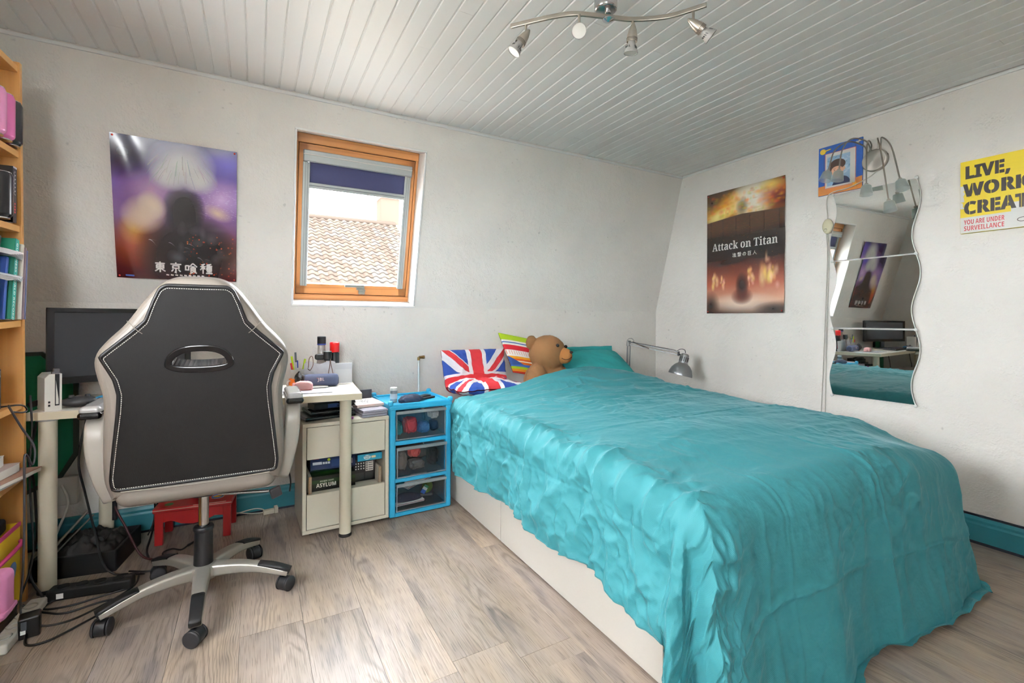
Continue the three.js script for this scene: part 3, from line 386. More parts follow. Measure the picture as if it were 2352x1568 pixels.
{ // white cabinet on castors
  const c = thing('cabinet', 'cream rolling cabinet with an open middle shelf under the desk end', 'cabinet', [0.43, 0, 2.715], 0.02);
  const X = 0.215, Z = 0.185, t = 0.018, ln = whiteLam;
  part('side_panel', mv(bx(t, 0.53, 2 * Z - 0.004, 0.0015), -X + t / 2, 0.295, 0), ln, c); part('side_panel', mv(bx(t, 0.53, 2 * Z - 0.004, 0.0015), X - t / 2, 0.295, 0), ln, c);
  part('top_panel', mv(bx(2 * X, 0.018, 2 * Z, 0.0015), 0, 0.562, 0), ln, c); part('bottom_panel', mv(bx(2 * X, 0.018, 2 * Z, 0.0015), 0, 0.03, 0), ln, c); part('back_panel', mv(bx(2 * X - 2 * t, 0.51, 0.006, 0), 0, 0.295, -Z + 0.006), mat(0x8a8272, 0.6), c);
  part('drawer_front', mv(bx(2 * X - 2 * t - 0.006, 0.16, 0.016, 0.0015), 0, 0.47, Z - 0.01), ln, c); part('drawer_front', mv(bx(2 * X - 2 * t - 0.006, 0.172, 0.016, 0.0015), 0, 0.128, Z - 0.01), ln, c);
  const tray = part('pull_tray', mv(bx(2 * X - 2 * t - 0.03, 0.012, 2 * Z - 0.04, 0.001), 0, 0.2, 0), ln, c);
  for (const s of [-1, 1]) { part('tray_side', mv(bx(0.013, 0.09, 2 * Z - 0.06, 0.001), s * (X - t - 0.022), 0.25, 0), ln, tray); part('raw_end', mv(bx(0.0132, 0.09, 0.002, 0), s * (X - t - 0.022), 0.25, Z - 0.031), mat(0xb98548, 0.8), tray, 'raw chipboard edge'); }
  for (const [x, z] of [[-0.17, 0.14], [0.17, 0.14], [-0.17, -0.14], [0.17, -0.14]]) part('castor', mv(cyl(0.0105, 0.0105, 0.016, 16), x, 0.0105, z, 0, 0, PI / 2), black, c);
}
const boxPrint = (w, h, draw) => mat(0xffffff, 0.35, { map: canvasTex(w, h, draw) });
const sixBox = (w, h, d, side, front, top) => { const g = new THREE.BoxGeometry(w, h, d); return [g, [side, side, top ?? side, side, front, side]]; };
{ // things in the open cabinet shelf
  const txt = (c, s, x, y, px, col, f = 'bold', al = 'left') => { c.font = `${f} ${px}px sans-serif`; c.fillStyle = col; c.textAlign = al; c.fillText(s, x, y); };
  const dg = mat(0x14200f, 0.4), bk = mat(0x0d0d0e, 0.4), nv = mat(0x14264a, 0.35);
  const puts = (name, label, cat, [g, ms], [x, y, d], rx, ry, rz) => { const o = one(name, g, ms, label, cat, [x, y, d], ry, 'boxes on the open cabinet shelf'); o.rotation.set(rx, ry, rz); return o; };
  puts('game_box', 'dark green game box with white lettering lying on the open cabinet shelf', 'box', sixBox(0.215, 0.074, 0.22, dg, boxPrint(512, 160, (c, w, h) => { const gr = ['#0c120a', '#1d3a14', '#14200e', '#0d0d0b']; gr.forEach((s, i) => { c.fillStyle = s; c.fillRect(0, i * h / 4, w, h / 4 + 1); }); txt(c, 'escape room', 90, 66, 28, '#e9e6da', 'italic'); txt(c, 'ASYLUM', 50, 124, 60, '#f2efe4', 'bold'); c.fillStyle = '#9aa320'; c.fillRect(460, 100, 8, 8); }), boxPrint(256, 256, (c, w, h) => { c.fillStyle = '#101c0c'; c.fillRect(0, 0, w, h); c.fillStyle = '#23601c'; c.fillRect(0, 150, w, 70); c.fillStyle = '#3a5d22'; c.fillRect(0, 190, w, 20); })), [0.374, 0.2455, 2.70], 0.0, 0.02, 0);
  puts('brick_set_box', 'dark blue toy brick box with a red square logo leaning on the green box', 'box', sixBox(0.225, 0.085, 0.05, nv, boxPrint(640, 260, (c, w, h) => { c.fillStyle = '#152a55'; c.fillRect(0, 0, w, h); c.fillStyle = '#d8231c'; c.fillRect(36, 22, 84, 72); txt(c, 'LEGO', 46, 70, 28, '#fff'); txt(c, 'Harry Potter', 136, 74, 42, '#c9a45a', 'bold'); c.fillStyle = '#dfe3e8'; c.fillRect(30, 140, 130, 42); c.fillRect(170, 146, 30, 34); c.fillRect(206, 146, 30, 34); c.fillRect(242, 146, 30, 34); c.fillStyle = '#c9d83a'; c.beginPath(); c.arc(258, 116, 22, 0, 7); c.fill(); c.fillStyle = '#27406f'; c.fillRect(290, 120, 150, 110); c.fillStyle = '#dfe3e8'; c.fillRect(490, 60, 100, 42); c.fillRect(500, 130, 100, 80); c.fillStyle = '#152a55'; for (let i = 0; i < 12; i++) c.fillRect(508 + i * 7.4, 138, 3.4, 58); })), [0.378, 0.335, 2.655], -0.45, 0.02, -0.02);
  puts('card_game_box', 'black box with rows of white icons beside the toy brick box on the cabinet shelf', 'box', sixBox(0.115, 0.12, 0.06, bk, boxPrint(300, 300, (c, w, h) => { c.fillStyle = '#0e0e10'; c.fillRect(0, 0, w, h); c.fillStyle = '#d8d6d0'; for (let r = 0; r < 3; r++) for (let k = 0; k < 4; k++) { c.beginPath(); c.arc(34 + k * 36, 60 + r * 36, 10, 0, 7); c.fill(); } c.fillStyle = '#d3cdc4'; c.fillRect(168, 44, 108, 130); c.fillStyle = '#333'; for (let r = 0; r < 4; r++) { c.fillRect(210, 58 + r * 30, 60, 9); c.fillRect(178, 54 + r * 30, 18, 18); } c.fillStyle = '#4a4a4c'; for (let r = 0; r < 9; r++) { c.fillRect(24, 190 + r * 10, 120, 4); c.fillRect(166, 190 + r * 10, 110, 4); } })), [0.538, 0.2705, 2.66], 0, 0.02, 0.0);
  puts('escape_game_box', 'bright blue game box lying flat under the upper drawer of the cabinet', 'box', sixBox(0.13, 0.035, 0.2, mat(0x0e2a3a, 0.4), boxPrint(512, 120, (c, w, h) => { c.fillStyle = '#1e93b4'; c.fillRect(0, 0, w, h); c.strokeStyle = '#57b9cf'; c.lineWidth = 3; c.strokeRect(46, 24, w - 92, h - 48); c.beginPath(); c.ellipse(200, 60, 74, 42, 0, 0, 7); c.fillStyle = '#d9ecec'; c.fill(); txt(c, 'ESCAPE', 200, 54, 34, '#173a44', 'bold', 'center'); txt(c, 'GAME', 200, 88, 32, '#173a44', 'bold', 'center'); c.fillStyle = '#f0d9a8'; c.fillRect(286, 40, 92, 40); }), mat(0x15566e, 0.4)), [0.556, 0.3505, 2.68], 0.0, 0.02, 0.0);
  const f = one('dark_toy', merge(mv(bx(0.09, 0.05, 0.08, 0.02, 3), 0, 0, 0), mv(new THREE.ConeGeometry(0.025, 0.07, 10), -0.05, 0.02, 0.02, 0.4, 0, 0.5), mv(new THREE.SphereGeometry(0.02, 12, 10), 0.05, 0.02, 0.02)), mat(0x2a1c1c, 0.6), 'dark toy figure behind the blue brick box', 'toy', [0.345, 0.309, 2.72]);
}
{ // blue plastic drawer tower
  const tw = thing('drawer_tower', 'bright blue plastic tower of three clear drawers beside the bed', 'drawer unit', [0.832, 0, 2.735], 0.03);
  const X = 0.182, Z = 0.185, blue = mat(0x2fa5cf, 0.35, { clearcoat: 0.2 }), clear = mat(0xdfe6e8, 0.32, { transmission: 1, thickness: 0, side: THREE.DoubleSide, opacity: 1 });
  for (const sx of [-1, 1]) for (const sz of [-1, 1]) part('post', mv(bx(0.036, 0.6, 0.05, 0.012, 3), sx * (X - 0.018), 0.305, sz * (Z - 0.025)), blue, tw);
  for (const y of [0.018, 0.205, 0.41]) { part('rail', mv(bx(2 * X - 0.03, 0.024, 0.03, 0.006, 2), 0, y, Z - 0.018), blue, tw); for (const s of [-1, 1]) part('side_rail', mv(bx(0.014, 0.03, 2 * Z - 0.05, 0.004), s * (X - 0.012), y, 0), blue, tw); part('back_rail', mv(bx(2 * X - 0.03, 0.024, 0.02, 0.004), 0, y, -Z + 0.015), blue, tw); }
  const tp = part('top_panel', mv(bx(2 * X + 0.006, 0.022, 2 * Z + 0.01, 0.008, 3), 0, 0.606, 0), blue, tw);
  part('rim', merge(mv(bx(2 * X, 0.03, 0.014, 0.005, 2), 0, 0.615, Z - 0.004), mv(bx(2 * X, 0.022, 0.014, 0.005, 2), 0, 0.617, -Z + 0.004), mv(bx(0.014, 0.022, 2 * Z, 0.005, 2), X - 0.004, 0.617, 0), mv(bx(0.014, 0.022, 2 * Z, 0.005, 2), -X + 0.004, 0.617, 0)), blue, tp);
  for (const sx of [-1, 1]) for (const sz of [-1, 1]) part('knob', mv(bx(0.03, 0.03, 0.03, 0.012, 3), sx * (X - 0.006), 0.632, sz * (Z - 0.008)), blue, tp);
  [[0.428, 0.585, 0], [0.222, 0.388, 0.012], [0.036, 0.186, 0.006]].forEach(([y0, y1, out]) => {
    const d = part('drawer', merge(mv(new THREE.PlaneGeometry(2 * X - 0.075, y1 - y0), 0, (y0 + y1) / 2, Z - 0.006 + out), mv(new THREE.PlaneGeometry(2 * Z - 0.04, y1 - y0), X - 0.038, (y0 + y1) / 2, 0, 0, PI / 2), mv(new THREE.PlaneGeometry(2 * Z - 0.04, y1 - y0), -X + 0.038, (y0 + y1) / 2, 0, 0, PI / 2), mv(new THREE.PlaneGeometry(2 * X - 0.075, 2 * Z - 0.04), 0, y0 + 0.002, 0, PI / 2)), clear, tw, 'clear plastic drawer');
    part('lip', mv(bx(2 * X - 0.07, 0.016, 0.016, 0.003), 0, y1 - 0.006, Z + out), mat(0xb9c3c4, 0.35, { transmission: 0.5, thickness: 0 }), d, 'ribbed clear lip'); part('edge', merge(mv(bx(0.006, y1 - y0, 0.008, 0.002), -X + 0.04, (y0 + y1) / 2, Z - 0.004 + out), mv(bx(0.006, y1 - y0, 0.008, 0.002), X - 0.04, (y0 + y1) / 2, Z - 0.004 + out), mv(bx(2 * X - 0.075, 0.006, 0.008, 0.002), 0, y0 + 0.003, Z - 0.004 + out)), mat(0xa9b2b4, 0.35, { transmission: 0.5, thickness: 0 }), d);
  });
}
{ // clothes and shoes in the clear drawers
  const wad = (w, h, d, k) => { const g = mergeVertices(new THREE.IcosahedronGeometry(1, 12).deleteAttribute('normal').deleteAttribute('uv'), 1e-4), p = g.attributes.position; for (let i = 0; i < p.count; i++) { const x = p.getX(i), y = p.getY(i), z = p.getZ(i), q = (n) => 1 - 2 * abs(n), r = 0.86 + 0.3 * fbm(x * 1.7 + k * 7, y * 1.7 + z * 2 + k, 2) + 0.16 * q(fbm(x * 2.6 + k * 3 + z, y * 2.6 - z * 2, 2)) + 0.07 * q(fbm(x * 6 + k, y * 6 + z * 5, 2)), f = (t) => Math.sign(t) * Math.pow(abs(t), 0.6); p.setXYZ(i, f(x) * r * w / 2, f(y) * r * h / 2, f(z) * r * d / 2); } g.computeVertexNormals(); return g; };
  const put = (label, x, y, d, w, h, dp, col, k, name = 'garment', cat = 'clothes', grp = 'clothes in the clear drawers') => one(name, wad(w, h, dp, k), fabric(col), label, cat, [x, y, d], 0, grp);
  put('teal blue garment beside the red one in the top clear drawer', 0.718, 0.48, 2.63, 0.05, 0.07, 0.08, 0x3d8f95, 1); put('crumpled red garment in the middle of the top clear drawer', 0.792, 0.49, 2.63, 0.072, 0.085, 0.08, 0xb8323e, 2); put('blue denim garment beside the red one in the top clear drawer', 0.870, 0.472, 2.625, 0.065, 0.058, 0.07, 0x3f6c9c, 3); put('white garment on top of the navy one in the top clear drawer', 0.934, 0.54, 2.64, 0.055, 0.045, 0.07, 0xd9d2cc, 4); put('navy garment under the white one in the top clear drawer', 0.936, 0.472, 2.64, 0.045, 0.055, 0.07, 0x1f2f4e, 5);
  put('blue shirt lying at the back of the top clear drawer', 0.83, 0.51, 2.77, 0.19, 0.09, 0.09, 0x3f7390, 15);
  put('taupe garment beside the coral one in the middle clear drawer', 0.735, 0.295, 2.62, 0.065, 0.1, 0.07, 0x8a7a72, 6); put('coral garment in the middle clear drawer', 0.815, 0.335, 2.62, 0.06, 0.05, 0.06, 0xd8554f, 7); put('grey garment under the coral one in the middle clear drawer', 0.83, 0.262, 2.63, 0.085, 0.05, 0.07, 0x77706d, 8); put('near black garment in the middle clear drawer', 0.925, 0.30, 2.63, 0.055, 0.1, 0.07, 0x1d1f26, 9); put('brown garment at the back of the middle clear drawer', 0.83, 0.30, 2.76, 0.19, 0.09, 0.09, 0x5c5450, 16);
  const shoe = (label, x, y, d, turn, roll, body, sole, name = 'shoe') => { const t = thing(name, label, 'shoe', [x, y, d], turn, 'shoes in the bottom drawer'); t.rotation.z = roll; const up = new THREE.SphereGeometry(1, 24, 16), p = up.attributes.position; for (let i = 0; i < p.count; i++) { const X = p.getX(i), Y = p.getY(i), Z = p.getZ(i); p.setXYZ(i, X * 0.085, Y > 0 ? Y * (0.038 + 0.014 * X * -1) : Y * 0.012, Z * (0.032 + 0.006 * X)); } up.computeVertexNormals(); part('upper', up.translate(0, 0.022, 0), body, t); part('sole', mv(bx(0.175, 0.016, 0.07, 0.008, 3), 0, 0.01, 0), sole, t); part('stripe', mv(bx(0.17, 0.003, 0.072, 0.001), 0, 0.011, 0), mat(0x8d2f3a, 0.6), t); return t; };
  shoe('navy canvas shoe with a white sole in the bottom clear drawer', 0.785, 0.043, 2.63, 0.08, 0, fabric(0x22263c), paper); shoe('white trainer with a blue and green patch in the bottom clear drawer', 0.865, 0.118, 2.72, 0.3, 0.2, fabric(0xdcdad2), paper); shoe('dark shoe with lime trim beside the white trainer in the bottom clear drawer', 0.915, 0.072, 2.68, 1.2, 0.0, fabric(0x6f8a2a), mat(0x55534f, 0.6));
  one('shoe_patch', mv(bx(0.028, 0.05, 0.003, 0.001), 0, 0, 0, 0, 0, -0.6), boxPrint(64, 128, (c, w, h) => { c.fillStyle = '#2e8a5a'; c.fillRect(0, 0, w, 32); c.fillStyle = '#e9e9e6'; c.fillRect(0, 32, w, 40); c.fillStyle = '#2c5fae'; c.fillRect(0, 72, w, 56); }), 'blue white and green cloth patch lying against the white trainer', 'patch', [0.872, 0.115, 2.60]);
}
{ // bookcase at the left, its front facing into the room
  const b = thing('bookcase', 'tall beech bookcase beside the desk, crowded with cans and books', 'bookcase', [-0.762, 0, 2.5], 0); b.rotation.x = 0.037;
  const dep = 0.255, len = 0.8, t = 0.02, wd = (w, h, d, sw) => { const g = metreUV(bx(w, h, d, 0.0015)); if (sw) { const uv = g.attributes.uv; for (let i = 0; i < uv.count; i++) uv.setXY(i, uv.getY(i), uv.getX(i)); } return g; };
  const side = part('side_panel', mv(wd(dep, 2.05, t), -dep / 2, 1.025, -t / 2 + 0.01), beech, b); part('side_panel', mv(wd(dep, 2.05, t), -dep / 2, 1.025, len), beech, b);
  part('back_board', mv(wd(0.006, 2.0, len), -dep - 0.001, 1.03, len / 2), mat(0xb58a4c, 0.6), b);
  for (const y of [2.035, 1.72, 1.443, 1.088, 0.775, 0.5, 0.06]) { const s = part('shelf', mv(wd(dep - 0.006, 0.024, len - t, true), -dep / 2 - 0.002, y - 0.012, len / 2), beech, b); }
  const pins = []; for (let y = 0.14; y < 1.02; y += 0.032) pins.push(mv(cyl(0.003, 0.003, 0.002, 8), -0.045, y, 0.0015 , PI / 2)); part('pin_hole', merge(pins), mat(0x1a120a, 0.9), b).userData.kind = 'stuff';
}
// ---------------------------------------------------------------- things on the desk
const DT = 0.725;
const text = (c, s, x, y, px, col, f = 'bold', al = 'left') => { c.font = `${f} ${px}px sans-serif`; c.fillStyle = col; c.textAlign = al; c.fillText(s, x, y); };
{ // monitor, turned towards the chair
  const m = thing('monitor', 'black flat computer monitor at the bookcase end of the desk', 'monitor', [-0.52, DT, 2.79], 0.436);
  part('housing', mv(bx(0.53, 0.325, 0.022, 0.006, 2), 0, 0.25, -0.012), mat(0x0d0d0f, 0.18), m);
  part('bezel', (() => { const s = shapeOf([[-0.265, 0.0875], [0.265, 0.0875], [0.265, 0.4125], [-0.265, 0.4125]]); s.holes.push(new THREE.Path([[-0.243, 0.114], [-0.243, 0.396], [0.243, 0.396], [0.243, 0.114]].map(([x, y]) => new THREE.Vector2(x, y)))); return mv(extrude(s, 0.004, 0.002, 2), 0, 0, 0); })(), mat(0x101012, 0.15), m, 'glossy black bezel');
  part('screen', mv(new THREE.PlaneGeometry(0.49, 0.286), 0, 0.255, 0.0012), mat(0x26272b, 0.55), m, 'switched-off dark screen');
  part('neck', mv(bx(0.05, 0.12, 0.02, 0.004), 0, 0.07, -0.03), black, m); part('stand_foot', mv(lathe([[0, 0], [0.1, 0], [0.1, 0.008], [0.03, 0.016], [0, 0.016]], 36).scale(1, 1, 0.8), 0, 0, -0.02), black, m);
}
{ // small white games console standing in its dock
  const w = thing('games_console', 'small white games console standing upright in its cradle by the bookcase', 'games console', [-0.722, DT, 2.578], 0.45);
  part('case', extrude(shapeOf([[-0.024, 0], [0.024, 0], [0.024, 0.145], [-0.012, 0.145], [-0.024, 0.13]]), 0.12, 0.0015, 1).translate(0, 0, -0.06), mat(0xe4e1d8, 0.3), w, 'white casing');
  part('slot_frame', extrude((() => { const s = shapeOf([[-0.0015, 0.02], [0.012, 0.02], [0.012, 0.146], [-0.0015, 0.146]]); s.holes.push(new THREE.Path([[0.001, 0.025], [0.001, 0.147], [0.0095, 0.147], [0.0095, 0.025]].map(([x, y]) => new THREE.Vector2(x, y)))); return s; })(), 0.003).translate(0.006, 0, 0.06), black, w, 'black outline of the front slot');
  part('port', merge(mv(bx(0.006, 0.008, 0.002, 0), -0.012, 0.022, 0.062), mv(bx(0.006, 0.008, 0.002, 0), -0.012, 0.035, 0.062)), black, w, 'black sockets');
  part('handset', merge(mv(bx(0.02, 0.05, 0.02, 0.006, 2), 0.014, 0.142, 0.03), mv(bx(0.012, 0.03, 0.012, 0.004), 0.004, 0.14, 0.035)), mat(0x6c6c70, 0.25, { metalness: 0.5 }), w, 'dark glossy plug on top');
}
{
  one('black_plug', mv(bx(0.05, 0.022, 0.03, 0.004), 0, 0, 0, 0, 0.2, 0.35), blackSoft, 'small black plug beside the white games console', 'plug', [-0.775, DT + 0.021, 2.63]);
  const p = thing('game_controller', 'grey and black game controller beside the white console', 'controller', [-0.632, DT, 2.59], 0.2);
  part('controller_body', mv(new THREE.SphereGeometry(1, 30, 20).scale(0.062, 0.022, 0.035), 0, 0.022, 0), mat(0x2d2e31, 0.35), p); part('thumb_stick', merge(mv(cyl(0.008, 0.01, 0.012, 16), 0.025, 0.045, 0.0), mv(cyl(0.008, 0.01, 0.012, 16), -0.025, 0.045, 0.0)), black, p);
  const k = thing('keyboard', 'long dark keyboard lying behind the game controller', 'keyboard', [-0.36, DT, 2.61], -0.08); part('key_tray', mv(bx(0.38, 0.014, 0.13, 0.004), 0, 0.014, 0, 0.08), mat(0x1c1d20, 0.4), k);
  const keys = []; for (let r = 0; r < 5; r++) for (let i = 0; i < 18; i++) keys.push(mv(bx(0.017, 0.006, 0.018, 0.002), -0.168 + i * 0.0198, 0.0235 - (r - 2) * 0.0018, -0.046 + r * 0.022, 0.08)); const kk = part('key', merge(keys), mat(0x2a2b2f, 0.5), k); kk.userData.kind = 'stuff';
  one('blue_cable_ball', new THREE.TorusKnotGeometry(0.018, 0.0045, 90, 8, 3, 4).scale(1.3, 0.7, 1), mat(0x2f86b5, 0.4), 'crumpled bright blue lead in front of the keyboard', 'cable', [-0.56, DT + 0.019, 2.60]);
  one('desk_lead', tube([V(-0.61, 0.735, 2.58), V(-0.59, 0.742, 2.545), V(-0.577, 0.733, 2.50), V(-0.58, 0.722, 2.478), V(-0.585, 0.68, 2.474), V(-0.6, 0.6, 2.48), V(-0.612, 0.5, 2.50), V(-0.6, 0.38, 2.53), V(-0.575, 0.2, 2.56), V(-0.55, 0.06, 2.565), V(-0.51, 0.009, 2.555), V(-0.46, 0.008, 2.53)], 0.0042, 90, 8), black, 'black lead hanging over the desk edge beside the desk leg near the bookcase', 'cable');
  one('red_black_lead', tube([V(-0.585, 0.68, 2.78), V(-0.555, 0.5, 2.74), V(-0.54, 0.35, 2.73), V(-0.545, 0.25, 2.73), V(-0.50, 0.15, 2.70), V(-0.44, 0.03, 2.66), V(-0.38, 0.008, 2.62), V(-0.33, 0.007, 2.60), V(-0.30, 0.007, 2.64)], 0.0048, 80, 8), mat(0x3a1012, 0.5), 'dark red lead hanging under the keyboard end of the desk', 'cable');
  one('cable_sleeve', rod(V(-0.545, 0.33, 2.732), V(-0.545, 0.18, 2.733), 0.009, 12), blackSoft, 'thick black sleeve round the dark red lead', 'cable');
}
{ // right end
  const cup = thing('pen_holder', 'white pen holder full of pens behind the paper bag', 'pen holder', [0.215, DT, 2.80]); part('cup', lathe([[0, 0], [0.03, 0], [0.033, 0.095], [0.031, 0.095], [0.028, 0.004], [0, 0.004]], 28), paper, cup);
  const pen = (label, x, d, h, rx, rz, col, cap) => { const t = thing('pen', label, 'pen', [x, DT + 0.006, d], 0); t.rotation.set(rx, 0, rz); part('barrel', mv(cyl(0.0048, 0.0048, h, 10), 0, h / 2, 0), mat(col, 0.35), t); part('cap', mv(cyl(0.0055, 0.005, h * 0.3, 10), 0, h * 0.86, 0), mat(cap, 0.35), t); };
  pen('lime yellow highlighter in the white pen holder', 0.209, 2.80, 0.16, 0, 0.14, 0xd9e23a, 0xc8e01c); pen('blue pen in the white pen holder', 0.221, 2.81, 0.135, 0, 0.05, 0xe6e6e6, 0x1c2f9c); pen('grey marker in the white pen holder', 0.216, 2.812, 0.18, 0.05, 0.06, 0xdddddd, 0x4f5558); pen('red tipped pen in the white pen holder', 0.203, 2.79, 0.125, 0, 0.16, 0xe8e4e0, 0xb8242a); pen('yellow green felt pen in the white pen holder', 0.228, 2.80, 0.145, 0, -0.18, 0xb5cf1e, 0xb5cf1e);
  const bag = thing('paper_bag', 'crumpled white paper gift bag with twisted handles behind the speaker', 'paper bag', [0.325, DT, 2.808], -0.05);
  const wobble = (s) => sheet(24, 24, (u, v) => [(u - 0.5) * 0.17 * (1 - 0.12 * v * (u < 0.5 ? 1 : 0)), v * 0.125 + 0.008 * sin(u * 9), s + 0.006 * fbm(u * 4 + s * 50, v * 4, 3)]);
  part('bag_front', wobble(0.018), mat(0xd8d6da, 0.85, { side: THREE.DoubleSide }), bag); part('bag_back', wobble(-0.018), mat(0xd0ced2, 0.85, { side: THREE.DoubleSide }), bag);
  const cord = mat(0x7d5f52, 0.8); part('cord_handle', merge(tube([[-0.055, 0.10, 0.022], [-0.05, 0.15, 0.02], [-0.035, 0.163, 0.02], [-0.03, 0.12, 0.021], [-0.045, 0.088, 0.023], [-0.058, 0.097, 0.024]], 0.0022, 40, 6)), cord, bag, 'twisted brown cord'); part('cord_handle', tube([[0.048, 0.06, 0.022], [0.056, 0.115, 0.022], [0.058, 0.145, 0.02], [0.062, 0.115, 0.022], [0.074, 0.06, 0.022]], 0.0022, 40, 6), cord, bag, 'brown cord');
  const env = thing('envelope', 'white envelope leaning upright in front of the red lidded can', 'envelope', [0.44, DT, 2.815], -0.06); part('envelope_sheet', mv(bx(0.17, 0.115, 0.003, 0.001), -0.02, 0.0605, 0, -0.05), mat(0xe6e5e6, 0.8), env); part('flap', mv(bx(0.168, 0.03, 0.0012, 0), -0.02, 0.098, 0.0042, -0.05), mat(0xdad9dc, 0.8), env);
  const bot = thing('spray_bottle', 'clear bottle with black cap standing behind the paper bag', 'bottle', [0.345, DT, 2.856]); part('bottle_body', lathe([[0, 0], [0.024, 0], [0.026, 0.01], [0.026, 0.12], [0.022, 0.15], [0.02, 0.23], [0, 0.23]], 26), mat(0xd7d2cf, 0.1, { transmission: 0.85, thickness: 0 }), bot); part('cap', mv(lathe([[0, 0], [0.022, 0], [0.023, 0.004], [0.023, 0.04], [0.021, 0.043], [0, 0.043]], 26), 0, 0.228, 0), blackSoft, bot, 'black cap'); part('label_band', mv(cyl(0.0235, 0.0235, 0.008, 24), 0, 0.226, 0), mat(0x2f3f8e, 0.5), bot);
  const can = thing('aerosol_can', 'black aerosol can with bright red lid behind the envelope', 'aerosol', [0.415, DT, 2.853], 0.3); part('can_body', lathe([[0, 0], [0.024, 0], [0.0255, 0.005], [0.0255, 0.175], [0.022, 0.182], [0, 0.182]], 26), mat(0xffffff, 0.3, { map: canvasTex(512, 256, (c, w, h) => { c.fillStyle = '#1d2124'; c.fillRect(0, 0, w, h); for (let i = 0; i < 4; i++) { const x = 60 + i * 128; c.fillStyle = '#d8221f'; c.beginPath(); c.moveTo(x - 24, 60); c.lineTo(x + 30, 40); c.lineTo(x + 20, 66); c.lineTo(x - 20, 84); c.fill(); c.fillStyle = '#eee'; c.fillRect(x - 20, 84, 46, 8); c.fillStyle = '#d8221f'; c.fillRect(x - 10, 120, 34, 26); c.fillStyle = '#eee'; c.fillRect(x - 12, 148, 40, 10); } }) }), can); part('lid', mv(lathe([[0, 0], [0.0262, 0], [0.0262, 0.05], [0.0245, 0.056], [0, 0.057]], 26), 0, 0.18, 0), mat(0xd81414, 0.35), can, 'bright red lid');
  const cam = thing('camera_lens', 'black camera body with an upright lens on the paper bag', 'camera', [0.36, DT + 0.136, 2.808], 0.2); part('lens_barrel', mv(lathe([[0, 0], [0.02, 0], [0.0205, 0.012], [0.022, 0.014], [0.0225, 0.05], [0.021, 0.053], [0.018, 0.05], [0, 0.048]], 28), 0.008, 0.0, 0.01), mat(0x1b1f21, 0.35), cam); part('camera_body', mv(bx(0.055, 0.034, 0.03, 0.012, 3), -0.026, 0.022, -0.012), mat(0x1a1817, 0.45), cam);
  const jbl = thing('bluetooth_speaker', 'grey blue cylindrical portable speaker in front of the white paper bag', 'speaker', [0.328, DT + 0.0352, 2.742], -0.06);
  part('speaker_body', mv(lathe([[0, -0.088], [0.026, -0.088], [0.031, -0.084], [0.0345, -0.07], [0.0345, 0.07], [0.031, 0.084], [0.026, 0.088], [0, 0.088]], 36), 0, 0, 0, 0, 0, PI / 2), fabric(0x565c75, { bumpMap: rep(clothBump, 30, 12), bumpScale: 0.001 }), jbl); part('end_cap', merge(mv(cyl(0.024, 0.024, 0.004, 26), 0.0885, 0, 0, 0, 0, PI / 2), mv(cyl(0.024, 0.024, 0.004, 26), -0.0885, 0, 0, 0, 0, PI / 2)), mat(0x3a3f52, 0.4), jbl);
  part('logo', (() => { const t = canvasTex(256, 128, (c, w, h) => { c.clearRect(0, 0, w, h); text(c, 'JBL', w / 2, 98, 96, '#d9c6c4', 'bold', 'center'); c.fillStyle = '#e06a3a'; c.fillRect(38, 30, 14, 16); }); const g = new THREE.CylinderGeometry(0.0351, 0.0351, 0.058, 12, 1, true, -0.45, 0.9); g.rotateZ(-PI / 2); const uv = g.attributes.uv; for (let i = 0; i < uv.count; i++) uv.setXY(i, uv.getY(i), 1 - uv.getX(i)); g.rotateX(-0.25); return [g, t]; })()[0], new THREE.MeshPhysicalMaterial({ map: canvasTex(256, 128, (c, w, h) => { c.clearRect(0, 0, w, h); text(c, 'JBL', w / 2, 98, 96, '#d9c6c4', 'bold', 'center'); c.fillStyle = '#e06a3a'; c.fillRect(38, 30, 14, 16); }), transparent: true, roughness: 0.3, side: THREE.DoubleSide }), jbl, 'pale raised letters');
  one('desk_mat', bx(0.27, 0.003, 0.15, 0.001), mat(0x8f8d90, 0.7), 'flat grey desk mat under the pink pouch', 'mat', [0.225, DT + 0.0022, 2.58], -0.08);
  const pouch = (() => { const g = new THREE.SphereGeometry(1, 36, 24), p = g.attributes.position; for (let i = 0; i < p.count; i++) { let x = p.getX(i), y = p.getY(i), z = p.getZ(i); const e = 0.55, f = (t) => Math.sign(t) * Math.pow(abs(t), e); p.setXYZ(i, f(x) * 0.045, (y < 0 ? -Math.pow(-y, 0.4) * 0.014 : f(y) * 0.03 * (1 - 0.15 * abs(x))) + 0.003 * fbm(x * 4, z * 4, 2), f(z) * 0.03); } g.computeVertexNormals(); return g; })();
  const po = thing('pouch', 'small pale pink zip pouch on the grey desk mat', 'pouch', [0.232, DT + 0.018, 2.64], -0.2); part('pouch_body', pouch, fabric(0xd9a5a2), po); part('rolled_end', mv(new THREE.TorusGeometry(0.016, 0.006, 10, 24), -0.046, 0.002, 0.006, 0, PI / 2), fabric(0xd99a98), po); part('base_band', mv(bx(0.088, 0.007, 0.058, 0.003), 0, -0.013, 0), fabric(0xc47f80), po);
  one('folded_leaflet', sheet(12, 6, (u, v) => [(u - 0.5) * 0.09, 0.004 + 0.006 * sin(u * PI) * v, -(v - 0.5) * 0.05]), mat(0xe6e2d6, 0.7, { side: THREE.DoubleSide }), 'folded cream leaflet between the pouch and the speaker', 'leaflet', [0.315, DT + 0.002, 2.70], -0.1);
